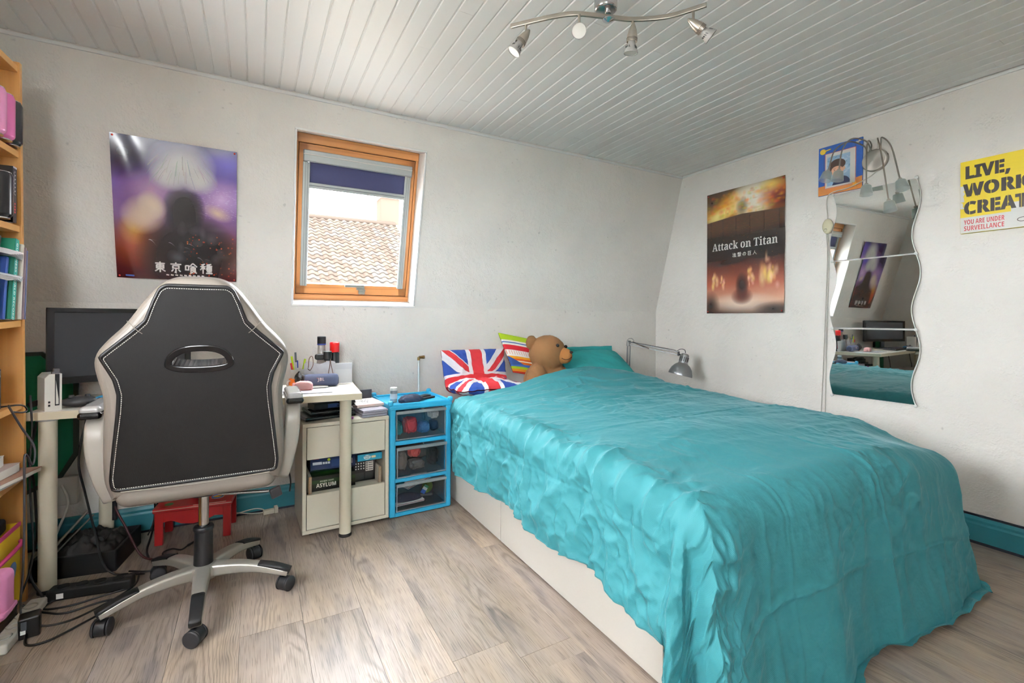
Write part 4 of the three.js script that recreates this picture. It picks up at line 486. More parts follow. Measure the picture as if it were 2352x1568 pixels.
  one('printed_card', bx(0.12, 0.0015, 0.075, 0.0005), [0, 1, 2, 3, 4, 5].map((i) => i === 2 ? boxPrint(320, 200, (c, w, h) => { c.fillStyle = '#d3e8ea'; c.fillRect(0, 0, w, h); c.fillStyle = '#d85a5a'; c.fillRect(30, 30, 70, 10); c.fillStyle = '#24506a'; c.fillRect(20, 60, 50, 12); c.fillRect(90, 90, 14, 16); c.fillRect(120, 90, 14, 16); c.fillStyle = '#c84a5a'; c.fillRect(130, 130, 40, 10); }) : paper), 'pale blue printed card lying beside the grey desk mat', 'card', [0.402, DT + 0.0012, 2.645], -0.12);
  const mug = thing('orange_mug', 'orange mug with a white ring handle beside the chair', 'mug', [0.20, DT, 2.76], 0.2); part('mug_body', lathe([[0, 0], [0.026, 0], [0.03, 0.006], [0.03, 0.05], [0.027, 0.05], [0.026, 0.006], [0, 0.006]], 28), mat(0xe8731c, 0.3), mug); part('handle', mv(new THREE.TorusGeometry(0.014, 0.004, 10, 24), -0.03, 0.026, 0.012), mat(0xf1ece2, 0.3), mug);
  one('crumpled_bag', (() => { const g = new THREE.IcosahedronGeometry(0.034, 3), p = g.attributes.position; for (let i = 0; i < p.count; i++) { const x = p.getX(i), y = p.getY(i), z = p.getZ(i), r = 1 + 0.45 * noise(x * 50 + 3, y * 50 + z * 40); p.setXYZ(i, x * r * 0.7, y * r * 1.1, z * r * 0.8); } g.computeVertexNormals(); return g; })(), mat(0x1c1816, 0.6, { flatShading: true }), 'crumpled small black bag between the mug and the speaker', 'bag', [0.222, DT + 0.045, 2.735]);
  one('white_papers', bx(0.12, 0.004, 0.1, 0.001), paper, 'small stack of white papers beside the chair back', 'papers', [0.17, DT + 0.0026, 2.69], 0.1);
}
{ // on the cabinet, under the desk end
  const lap = (name, label, y, w, h, d, col, x, dd, t) => { const o = thing(name, label, 'laptop', [x, y, dd], t); part('case', mv(bx(w, h, d, 0.004), 0, h / 2, 0), mat(col, 0.25), o); part('trim_line', mv(bx(w + 0.001, 0.002, d + 0.001, 0), 0, h * 0.55, 0), mat(0x8d8c88, 0.35, { metalness: 0.5 }), o); return o; };
  lap('laptop', 'closed black laptop lying on the cream cabinet, under another device', 0.572, 0.26, 0.02, 0.2, 0x111113, 0.345, 2.70, 0.2); lap('disc_player', 'thin dark disc player stacked on the black laptop', 0.593, 0.22, 0.02, 0.18, 0x191919, 0.36, 2.72, 0.15);
  const bxk = thing('router', 'black box with blue printing under the desk top', 'router', [0.345, 0.614, 2.70], 0.25); part('router_case', mv(bx(0.15, 0.035, 0.1, 0.004), 0, 0.0185, 0), mat(0x16181c, 0.4), bxk); part('blue_label', mv(bx(0.07, 0.02, 0.001, 0), 0.03, 0.018, 0.051), mat(0x243a6e, 0.4), bxk);
  seed(21); const pts = []; for (let i = 0; i < 34; i++) { const a = i * 1.9; pts.push(V(0.44 + 0.045 * cos(a) + rnd(-0.015, 0.015), 0.628 + rnd(0, 0.045), 2.64 + 0.05 * sin(a))); } pts.push(V(0.41, 0.6, 2.595), V(0.395, 0.6, 2.57), V(0.42, 0.578, 2.56), V(0.43, 0.576, 2.585)); one('tangled_cable', tube(pts, 0.003, 260, 6), black, 'tangled black cable heaped on the laptop under the desk', 'cable');
  const cs = (y, label, x, dd, t) => { const o = thing('disc_case', label, 'disc case', [x, y, dd], t, 'clear disc cases on the cabinet'); part('case_shell', mv(bx(0.135, 0.011, 0.18, 0.002), 0, 0.0057, 0), mat(0xd5d0dc, 0.2, { transmission: 0.45, thickness: 0 }), o); part('tray', mv(bx(0.12, 0.004, 0.16, 0.001), 0, 0.0057, 0), mat(0x7d8896, 0.4), o); return o; };
  cs(0.572, 'clear disc case at the bottom of the stack on the cabinet', 0.568, 2.64, 0.1); cs(0.5845, 'clear disc case second from the bottom of the stack on the cabinet', 0.57, 2.64, 0.09); cs(0.597, 'clear disc case with a pinkish sleeve on the stack of cases', 0.571, 2.64, 0.12);
  const cm = one('comic_book', bx(0.16, 0.014, 0.21, 0.001), [0, 1, 2, 3, 4, 5].map((i) => i === 2 ? boxPrint(256, 340, (c, w, h) => { c.fillStyle = '#ebe4e0'; c.fillRect(0, 0, w, h); c.strokeStyle = '#5a5656'; c.lineWidth = 4; for (let k = 0; k < 16; k++) { c.beginPath(); c.moveTo(20 + (k * 53) % 210, 20 + (k * 89) % 300); c.quadraticCurveTo(120, 170, 30 + (k * 97) % 200, 40 + (k * 61) % 270); c.stroke(); } c.fillStyle = '#c8867a'; c.fillRect(0, h - 16, w, 16); }) : mat(0xd9c4b8, 0.7)), 'white drawn comic book lying on the disc cases', 'book', [0.565, 0.6165, 2.745], 0.14);
  one('film_case', mv(bx(0.07, 0.1, 0.014, 0.002), 0, 0.05, 0), mat(0x3a3b40, 0.35), 'small dark case standing against the wall behind the comic book', 'case', [0.595, 0.573, 2.875], 0.05);
  one('small_trinket', merge(mv(new THREE.SphereGeometry(0.008, 12, 10), 0, 0.008, 0), mv(bx(0.02, 0.012, 0.014, 0.004), 0.016, 0.0062, 0), mv(cyl(0.004, 0.004, 0.014, 10), -0.012, 0.007, 0.004)), mat(0x9c4a9c, 0.4), 'tiny purple trinket on the front edge of the cabinet top', 'trinket', [0.44, 0.5712, 2.55]);
}
{ // on the blue tower
  const TT = 0.617;
  const jar = thing('spice_jar', 'small clear jar with a white lid on the blue tower', 'jar', [0.715, TT, 2.69]); part('jar_body', lathe([[0, 0], [0.019, 0], [0.02, 0.004], [0.02, 0.06], [0.017, 0.066], [0, 0.066]], 26), mat(0xd9dde0, 0.15, { transmission: 0.6, thickness: 0 }), jar); part('lid', mv(lathe([[0, 0], [0.02, 0], [0.0205, 0.003], [0.0205, 0.016], [0.018, 0.019], [0, 0.019]], 26), 0, 0.066, 0), mat(0xe9e9e6, 0.4), jar, 'white lid'); part('label_wrap', mv(cyl(0.0205, 0.0205, 0.03, 26, true), 0, 0.034, 0), mat(0xcfd2d8, 0.6, { side: THREE.DoubleSide }), jar);
  one('glove', (() => { const g = new THREE.SphereGeometry(1, 40, 24), p = g.attributes.position; for (let i = 0; i < p.count; i++) { const x = p.getX(i), y = p.getY(i), z = p.getZ(i), r = 1 + 0.3 * fbm(x * 3 + 4, z * 3 + y, 3); p.setXYZ(i, x * r * 0.075, max(0, y * r * 0.03 + 0.014), z * r * 0.035); } g.computeVertexNormals(); return g; })(), fabric(0x363d4f), 'dark grey blue glove lying crumpled on the blue tower', 'glove', [0.80, TT + 0.001, 2.64], 0.2);
  const wal = thing('wallet', 'flat black wallet lying on the blue tower beside the glove', 'wallet', [0.905, TT, 2.72], 0.5); part('cover', mv(bx(0.12, 0.01, 0.075, 0.003), 0, 0.0065, 0), mat(0x16161a, 0.45), wal); part('flap', mv(bx(0.115, 0.006, 0.04, 0.002), 0, 0.0145, -0.014, 0.06), mat(0x1c1c20, 0.4), wal);
  const pipe = thing('radiator_pipe', 'thin white capped pipe with a brass end standing at the wall', 'pipe', [0.957, 0, 2.985]); part('riser', merge(mv(cyl(0.0065, 0.0065, 0.83, 12), 0, 0.415, 0)), mat(0xd9e2e2, 0.4), pipe); part('brass_end', merge(mv(cyl(0.009, 0.009, 0.02, 14), 0, 0.835, 0), mv(cyl(0.008, 0.01, 0.03, 14), 0.016, 0.845, 0.005, 0, 0, PI / 2), mv(cyl(0.012, 0.012, 0.01, 6), 0.032, 0.845, 0.006, 0, 0, PI / 2)), metal(0x8d744a, 0.35), pipe, 'old brass end cap');
}
// ---------------------------------------------------------------- things around the bookcase and under the desk
{
  const cloth = (col) => fabric(col);
  // board leaning behind the desk
  const sh = shapeOf([[-0.98, 0.30], [-0.98, 0.93], [-0.862, 0.935], [-0.775, 0.84], [-0.735, 0.78], [-0.735, 0.44], [-0.795, 0.33], [-0.915, 0.275]]), inn = shapeOf([[-0.965, 0.315], [-0.965, 0.915], [-0.868, 0.918], [-0.79, 0.833], [-0.752, 0.775], [-0.752, 0.447], [-0.805, 0.345], [-0.917, 0.292]]);
  const gb = thing('felt_board', 'green felt board with dark edging leaning behind the desk', 'board', [0, 0, 3.0]); part('board_edge', extrude(sh, 0.012, 0.002).translate(0, 0, 0), mat(0x26342c, 0.7), gb, 'dark edging'); part('felt', extrude(inn, 0.002).translate(0, 0, 0.0145), fabric(0x0f6a4a), gb, 'green felt');
  const so = struct('trim_6', box(-0.86, -0.735, 0.2, 0.335, 2.985, 3.015, 0.004), mat(0xd0cdc4, 0.5), 'white socket box low on the window wall');
  // red stool
  const st = thing('step_stool', 'worn red wooden children step stool under the desk', 'stool', [-0.24, 0, 2.86], -0.12); const red = mat(0x9c1418, 0.4), pale = mat(0xb8a59a, 0.6);
  part('stool_top', mv(bx(0.33, 0.022, 0.2, 0.004), 0, 0.17, 0), red, st); part('worn_edge', merge(mv(bx(0.332, 0.003, 0.002, 0), 0, 0.172, 0.1005), mv(bx(0.14, 0.002, 0.003, 0), 0.07, 0.18, 0.0995)), pale, st, 'bare worn wood edge');
  for (const sx of [-1, 1]) for (const sz of [-1, 1]) part('leg', mv(bx(0.034, 0.16, 0.022, 0.003), sx * 0.142, 0.08, sz * 0.08), red, st);
  const ap = shapeOf([[-0.125, 0.158], [0.125, 0.158], [0.125, 0.11], [0.09, 0.115], [0.05, 0.095], [0, 0.088], [-0.05, 0.095], [-0.09, 0.115], [-0.125, 0.11]]); part('apron', extrude(ap, 0.014, 0.001).translate(0, 0, 0.075), red, st); part('apron', extrude(ap, 0.014, 0.001).translate(0, 0, -0.09), red, st);
  part('painted_flower', merge(mv(cyl(0.03, 0.03, 0.001, 20), 0.09, 0.1815, 0.02)), mat(0xd9a31c, 0.5), st, 'painted yellow spot'); part('painted_leaf', mv(cyl(0.018, 0.018, 0.001, 20), -0.11, 0.1815, 0.05), mat(0x2e7a44, 0.5), st, 'painted green spot'); part('painted_ring', mv(new THREE.TorusGeometry(0.024, 0.004, 6, 20), 0.09, 0.182, 0.02, PI / 2), mat(0x2c5a9c, 0.5), st);
  // black bag box
  const bg = thing('black_case', 'black shallow box holding a crumpled dark bag under the desk', 'box', [-0.635, 0, 2.755], -0.16);
  part('tray_box', merge(mv(bx(0.29, 0.09, 0.012, 0.003), 0, 0.046, 0.13), mv(bx(0.29, 0.09, 0.012, 0.003), 0, 0.046, -0.13), mv(bx(0.012, 0.09, 0.26, 0.003), 0.14, 0.046, 0), mv(bx(0.012, 0.09, 0.26, 0.003), -0.14, 0.046, 0), mv(bx(0.28, 0.008, 0.26, 0.002), 0, 0.005, 0)), mat(0x121213, 0.5), bg);
  part('bag_heap', sheet(50, 40, (u, v) => { const e = Math.pow(sin(u * PI) * sin(v * PI), 0.35); return [(u - 0.5) * 0.26, 0.05 + e * (0.075 + 0.04 * fbm(u * 5, v * 5, 3) + 0.03 * abs(noise(u * 9, v * 9))), -(v - 0.5) * 0.24]; }), mat(0x1c1a19, 0.6), bg, 'crumpled dark fabric'); part('metal_strut', merge(rod(new THREE.Vector3(-0.10, 0.1, 0.1), new THREE.Vector3(-0.02, 0.22, -0.03), 0.006, 8), rod(new THREE.Vector3(-0.075, 0.1, 0.1), new THREE.Vector3(0.0, 0.2, -0.03), 0.004, 8)), metal(0x8d8880, 0.4), bg);
  // power strips and adapters
  const ps = thing('power_strip', 'black multi-socket power strip lying under the desk front', 'power strip', [-0.555, 0, 2.44], -0.16); part('strip_body', mv(bx(0.27, 0.042, 0.055, 0.008, 2), 0, 0.022, 0), mat(0x161617, 0.4), ps); for (let i = 0; i < 4; i++) part('socket', mv(lathe([[0.019, 0], [0.021, 0.002], [0.0195, 0.004], [0.017, 0.002]], 20), -0.09 + i * 0.058, 0.042, 0), mat(0x232325, 0.4), ps); part('switch', mv(bx(0.02, 0.006, 0.014, 0.002), 0.118, 0.044, 0), mat(0x2b2b2d, 0.3), ps); part('sticker', mv(bx(0.022, 0.02, 0.0005, 0), -0.09, 0.02, 0.0282), paper, ps, 'white sticker');
  const ws = thing('white_power_strip', 'white multi-socket power strip lying along the bookcase foot', 'power strip', [-0.712, 0, 2.27], 1.52); part('strip_body', mv(bx(0.3, 0.035, 0.052, 0.008, 2), 0, 0.0185, 0), mat(0xd5d0c6, 0.4), ws); for (let i = 0; i < 4; i++) part('socket', mv(lathe([[0.018, 0], [0.021, 0.003], [0.019, 0.005], [0.016, 0.001]], 20), -0.1 + i * 0.062, 0.036, 0), mat(0xb9b4aa, 0.4), ws);
  const ad = thing('power_adapter', 'chunky black plug-in adapter on the floor beside the white power strip', 'adapter', [-0.668, 0, 2.215], 0.2); part('adapter_case', mv(bx(0.055, 0.075, 0.045, 0.006, 2), 0, 0.039, 0, 0.1), mat(0x141415, 0.35), ad); part('usb_plug', merge(mv(bx(0.014, 0.03, 0.006, 0.002), -0.012, 0.05, 0.027)), mat(0x3b4046, 0.5), ad); part('white_socket', mv(bx(0.013, 0.014, 0.004, 0.001), -0.014, 0.03, 0.028), mat(0xdfe6e2, 0.5), ad);
  const cable = (label, pts, r = 0.0038, m = black, name = 'power_cable') => one(name, tube(pts.map((p) => V(...p)), r, pts.length * 12, 7), m, label, 'cable', [0, 0, 0], 0, 'cables on the floor by the desk');
  cable('black cable looping out over the floor in front of the adapter', [[-0.67, 0.02, 2.19], [-0.655, 0.006, 2.145], [-0.60, 0.006, 2.14], [-0.53, 0.006, 2.2], [-0.475, 0.006, 2.26], [-0.452, 0.006, 2.32], [-0.50, 0.006, 2.335], [-0.6, 0.006, 2.31], [-0.66, 0.008, 2.34], [-0.705, 0.02, 2.36], [-0.735, 0.042, 2.37]]);
  cable('black cable running across the floor from the adapter to the power strip', [[-0.66, 0.03, 2.22], [-0.62, 0.012, 2.23], [-0.56, 0.006, 2.25], [-0.49, 0.006, 2.31], [-0.44, 0.006, 2.37], [-0.415, 0.006, 2.43], [-0.42, 0.006, 2.52]]);
  cable('black cable lying in loops beside the power strip', [[-0.42, 0.03, 2.46], [-0.40, 0.008, 2.5], [-0.44, 0.006, 2.53], [-0.5, 0.008, 2.51], [-0.6, 0.006, 2.49], [-0.66, 0.008, 2.44], [-0.68, 0.006, 2.38], [-0.6, 0.006, 2.36], [-0.5, 0.006, 2.385], [-0.42, 0.006, 2.40]]);
  cable('thin black cable winding under the chair to a small plug', [[-0.46, 0.01, 2.55], [-0.38, 0.006, 2.52], [-0.34, 0.006, 2.58], [-0.36, 0.006, 2.68], [-0.33, 0.006, 2.71], [-0.29, 0.006, 2.68], [-0.265, 0.012, 2.70]]);
  one('jack_plug', rod(V(-0.265, 0.012, 2.70), V(-0.235, 0.012, 2.745), 0.006, 10, 0.004), black, 'small black plug at the cable end on the floor behind the chair', 'plug');
  cable('black cable hanging between the desk and the black box', [[-0.44, 0.2, 2.985], [-0.435, 0.12, 2.98], [-0.44, 0.05, 2.96], [-0.455, 0.008, 2.93]], 0.003);
  cable('pair of black cables dropping behind the stool corner', [[-0.42, 0.30, 2.96], [-0.415, 0.15, 2.93], [-0.425, 0.05, 2.84], [-0.43, 0.008, 2.75], [-0.41, 0.006, 2.66]], 0.0045);
  cable('long black cable hanging in front of the bookcase side', [[-0.742, 0.80, 2.455], [-0.735, 0.66, 2.45], [-0.742, 0.53, 2.45], [-0.738, 0.36, 2.455], [-0.73, 0.22, 2.45], [-0.74, 0.12, 2.44], [-0.755, 0.03, 2.38], [-0.73, 0.012, 2.34]], 0.0035);
  cable('black cable hanging down between the bookcase and the desk leg', [[-0.775, 0.70, 2.64], [-0.785, 0.60, 2.63], [-0.795, 0.52, 2.62], [-0.78, 0.42, 2.62], [-0.77, 0.30, 2.61], [-0.765, 0.2, 2.6], [-0.76, 0.09, 2.52], [-0.70, 0.012, 2.45]], 0.0045);
  cable('grey cable looped over the bookcase shelf edge', [[-0.80, 0.775, 2.36], [-0.75, 0.772, 2.40], [-0.742, 0.75, 2.425], [-0.75, 0.745, 2.40], [-0.79, 0.77, 2.33]], 0.003, mat(0x2a2a2c, 0.4));
  cable('dark grey cable hanging from the shelf with the paper stack', [[-0.745, 0.79, 2.28], [-0.73, 0.70, 2.34], [-0.705, 0.62, 2.37], [-0.70, 0.56, 2.34], [-0.705, 0.61, 2.29], [-0.70, 0.5, 2.27], [-0.70, 0.35, 2.27], [-0.70, 0.2, 2.26], [-0.70, 0.09, 2.24], [-0.685, 0.05, 2.225]], 0.0035, mat(0x3c3c40, 0.4));
  cable('white cable coming out of the wall socket box behind the desk leg', [[-0.79, 0.30, 2.98], [-0.76, 0.22, 2.95], [-0.785, 0.12, 2.93], [-0.81, 0.05, 2.91], [-0.83, 0.008, 2.88]], 0.0055, mat(0xd9d6cc, 0.5));
  cable('thin white cable running along the teal skirting to a white plug', [[-0.72, 0.42, 3.005], [-0.6, 0.26, 3.005], [-0.5, 0.2, 3.005], [-0.42, 0.16, 2.995], [-0.25, 0.05, 2.985], [-0.1, 0.03, 2.985], [0.0, 0.012, 2.97], [0.07, 0.01, 2.965], [0.02, 0.03, 2.985], [-0.1, 0.02, 2.975]], 0.003, mat(0xcfc9b8, 0.5));
  one('extension_plug', merge(mv(bx(0.06, 0.025, 0.03, 0.006), 0, 0.014, 0), mv(bx(0.02, 0.035, 0.036, 0.004), 0.035, 0.019, 0)), mat(0xd0c8b4, 0.5), 'cream extension plug lying on the floor at the skirting', 'plug', [0.085, 0, 2.95], 0.1);
  cable('short black lead hanging off the side of the cream cabinet', [[0.165, 0.31, 2.78], [0.175, 0.27, 2.77], [0.182, 0.22, 2.765], [0.178, 0.17, 2.77]], 0.0042, black, 'hanging_lead');
  // can, books and papers on the shelves (front edge x = -0.762)
  const can = (label, x, y, d, base, draw) => { const t = thing('drink_can', label, 'can', [x, y, d], 0.9, 'drink cans on the bookcase'); part('can_wall', lathe([[0.024, 0.004], [0.031, 0.012], [0.033, 0.018], [0.033, 0.148], [0.029, 0.16], [0.026, 0.163]], 30), mat(0xffffff, 0.25, { metalness: 0.25, map: canvasTex(512, 256, (c, w, h) => { c.fillStyle = base; c.fillRect(0, 0, w, h); for (let k = 0; k < 2; k++) { c.save(); c.translate(k * 256, 0); draw(c); c.restore(); } }) }), t); part('rim', merge(mv(new THREE.TorusGeometry(0.0265, 0.0018, 8, 28), 0, 0.163, 0, PI / 2), mv(cyl(0.0255, 0.0255, 0.002, 26), 0, 0.161, 0), mv(cyl(0.024, 0.026, 0.006, 26), 0, 0.003, 0)), metal(0xc9c9c9, 0.25), t); return t; };
  const claw = (c, col) => { c.strokeStyle = col; c.lineWidth = 9; for (const [x, l] of [[96, 110], [122, 130], [148, 96]]) { c.beginPath(); c.moveTo(x, 50); c.lineTo(x - 4, 90); c.lineTo(x + 5, 110); c.lineTo(x - 3, 50 + l); c.stroke(); } };
  const SY = [1.7215, 1.4445, 1.0895];
  can('black drink can with a red heart and yellow print on the bookcase', -0.776, SY[0] + 0.001, 2.381, '#16161a', (c) => { c.fillStyle = '#d8c05a'; c.fillRect(70, 50, 50, 90); c.fillStyle = '#d83a3a'; c.beginPath(); c.arc(150, 120, 36, 0, 7); c.fill(); text(c, 'JUICE', 60, 196, 46, '#d8453a'); text(c, 'MONSTER', 50, 226, 34, '#e4dfd6'); });
  can('pink drink can with a white claw print beside the black can', -0.774, SY[0] + 0.001, 2.312, '#d06aa2', (c) => { claw(c, '#f2ece8'); text(c, 'monster', 70, 210, 34, '#f5d8e6', 'italic'); }); can('pale pink drink can at the edge of the top bookcase shelf', -0.775, SY[0] + 0.001, 2.249, '#dd8fba', (c) => claw(c, '#f6f0ec'));
  can('black drink can with a silver claw print on the second bookcase shelf', -0.776, SY[1] + 0.001, 2.305, '#1d1d1f', (c) => { claw(c, '#cfcfcf'); text(c, 'MONSTER', 50, 206, 34, '#e8e8e8'); });
  const book = (label, x, y, d, th, h, dep, col, tilt, spine, name = 'book') => { const t = thing(name, label, 'book', [x, y, d], 0, 'books on the bookcase'); t.rotation.x = tilt; part('cover', mv(bx(dep, h, th, 0.002), -dep / 2, h / 2, 0), mat(col, 0.4), t); part('page_block', mv(bx(dep - 0.006, h + 0.0006, th * 0.7, 0), -dep / 2 - 0.004, h / 2, 0), paper, t); if (spine) { const s = part('spine', mv(new THREE.PlaneGeometry(th, h), 0.0006, h / 2, 0, 0, PI / 2), mat(0xffffff, 0.4, { map: canvasTex(64, 512, spine) }), t, 'lettered spine'); } return t; };
  const vert = (s, px, col, bg, f = 'bold') => (c, w, h) => { c.fillStyle = bg; c.fillRect(0, 0, w, h); c.save(); c.translate(w / 2, 24); c.rotate(PI / 2); text(c, s, 0, px / 3, px, col, f); c.restore(); };
  book('black boxed book with silver spine standing on the second bookcase shelf', -0.766, SY[1] + 0.001, 2.390, 0.03, 0.205, 0.16, 0x111112, 0.0, (c, w, h) => { c.fillStyle = '#17171a'; c.fillRect(0, 0, w, h); c.strokeStyle = '#d8d8d8'; c.lineWidth = 4; for (let i = 0; i < 6; i++) { c.beginPath(); c.arc(34, 60 + i * 36, 16, 0.6, 5.4); c.stroke(); } c.fillStyle = '#c83a3a'; for (let i = 0; i < 4; i++) c.fillRect(24, 330 + i * 26, 20, 16); c.fillStyle = '#cfcfcf'; c.fillRect(0, 0, w, 16); });
  book('tall green book with white lettered spine leaning on the bookcase', -0.752, SY[2] + 0.001, 2.332, 0.03, 0.295, 0.21, 0x137a5e, -0.13, vert('GUINNESS WORLD RECORDS', 38, '#f4f4ec', '#2aa79a'));
  book('blue album leaning between the black folder and the green book', -0.762, SY[2] + 0.001, 2.298, 0.018, 0.225, 0.2, 0x2a4f9c, -0.13); book('grey album between the green book and the white spined album', -0.762, SY[2] + 0.001, 2.358, 0.014, 0.24, 0.2, 0x8d867c, -0.12); book('white spined album beside the grey album', -0.746, SY[2] + 0.001, 2.382, 0.014, 0.28, 0.21, 0xd8d0c4, -0.085); book('thin mauve album beside the white spined album', -0.743, SY[2] + 0.001, 2.397, 0.01, 0.27, 0.21, 0x7d6a72, -0.08); book('thin blue grey album nearest the bookcase side panel', -0.742, SY[2] + 0.001, 2.409, 0.009, 0.26, 0.21, 0x55608a, -0.075);
  book('black folder leaning at the edge of the middle bookcase shelf', -0.775, SY[2] + 0.001, 2.262, 0.02, 0.30, 0.19, 0x1c1c1f, -0.15);
  book('black game case standing on the lower bookcase shelf', -0.77, 0.777, 2.29, 0.016, 0.14, 0.13, 0x18181b, 0.0, vert('DVD', 40, '#cfcfcf', '#1b1b1e'));
  one('white_file_box', metreUV(bx(0.2, 0.13, 0.06, 0.004)), paper, 'white cardboard file box at the edge of the middle bookcase shelf', 'box', [-0.862, 1.156, 2.215]);
  // loose papers
  const bent = (w, d, k) => { const g = new THREE.BoxGeometry(w, 0.0016, d, 16, 1, 10), p = g.attributes.position; for (let i = 0; i < p.count; i++) { const u = p.getX(i) / w, v = p.getZ(i) / d; p.setY(i, p.getY(i) + 0.012 * sin(u * 3 + k) - 0.03 * max(0, u) * max(0, u) + 0.006 * sin(v * 5 + k)); } g.computeVertexNormals(); return g; };
  const pp = (label, x, y, d, w, dd, k, col, turn) => one('loose_papers', merge([0, 1, 2, 3, 4, 5].map((i) => mv(bent(w, dd, k + i * 0.13), i * 0.003, i * 0.0028, 0, 0, i * 0.03))), mat(col, 0.75), label, 'papers', [x, y, d], turn, 'loose papers on the bookcase');
  pp('loose white papers sticking out above the books', -0.825, 1.315, 2.285, 0.19, 0.16, 1, 0xe6e4e6, 0.15); pp('curled white papers lying across the standing books', -0.825, 1.243, 2.275, 0.19, 0.16, 2.2, 0xe9ecee, 0.1);
  const mg = (label, x, y, d, w, h, dd, col, turn, tilt = 0) => { const o = thing('magazine', label, 'magazine', [x, y, d], turn, 'magazines on the lower shelf'); o.rotation.z = tilt; part('pages', mv(bx(w, h, dd, 0.002), 0, h / 2, 0), mat(0xdad4ca, 0.7), o); part('cover', mv(bx(w + 0.002, 0.002, dd + 0.002, 0), 0, h + 0.001, 0), mat(col, 0.5), o); return o; };
  mg('large brown magazine jutting out over the shelf edge towards the desk', -0.80, 0.512, 2.345, 0.15, 0.014, 0.22, 0x9c7a68, -0.2); mg('pale lilac magazine at the bottom of the jutting stack', -0.815, 0.502, 2.33, 0.15, 0.006, 0.22, 0xa9a9c4, -0.15); mg('white magazine on the jutting brown one', -0.835, 0.53, 2.30, 0.15, 0.03, 0.2, 0xb9a8a2, -0.1); mg('folded pale leaflet heap on top of the magazines', -0.845, 0.563, 2.28, 0.14, 0.035, 0.15, 0xd8d4cc, 0.1);
  // yellow felt storage bag
  const yb = thing('felt_bag', 'yellow felt storage bag with pink trim and a blue heart print', 'bag', [-0.757, 0.065, 2.215], 0); const yf = fabric(0xe0b41c), pk = fabric(0xb8336a);
  part('bag_wall', merge(mv(bx(0.004, 0.28, 0.3, 0.001), 0.012, 0.14, -0.01), mv(bx(0.2, 0.28, 0.004, 0.001), -0.09, 0.14, -0.16), mv(bx(0.2, 0.28, 0.004, 0.001), -0.09, 0.14, 0.14)), yf, yb); part('trim_band', merge(mv(bx(0.006, 0.014, 0.304, 0.001), 0.0125, 0.276, -0.01)), pk, yb, 'pink top trim'); part('handle_band', tube([[0.016, 0.215, -0.155], [0.034, 0.22, -0.1], [0.032, 0.215, 0.05], [0.016, 0.205, 0.13]], 0.007, 30, 6), pk, yb, 'pink handle strap');
  part('heart_print', (() => { const s = new THREE.Shape(); s.moveTo(0, -0.05); s.bezierCurveTo(-0.07, -0.01, -0.05, 0.05, 0, 0.025); s.bezierCurveTo(0.05, 0.05, 0.07, -0.01, 0, -0.05); return mv(extrude(s, 0.0015), 0.0155, 0.13, -0.075, 0, PI / 2); })(), mat(0x86a3cc, 0.8), yb, 'pale blue heart print');
  part('contents', mv(bx(0.16, 0.05, 0.24, 0.012, 2), -0.09, 0.28, -0.01, 0.1), blackSoft, yb, 'dark things inside');
  one('pink_toy_bag', merge(mv(bx(0.05, 0.15, 0.08, 0.02, 3), 0, 0.1, 0), mv(bx(0.056, 0.016, 0.09, 0.005), 0, 0.05, 0)), fabric(0xc87aa2), 'pink felt pocket hanging at the front of the yellow bag', 'pocket', [-0.695, 0.12, 2.075]);
}
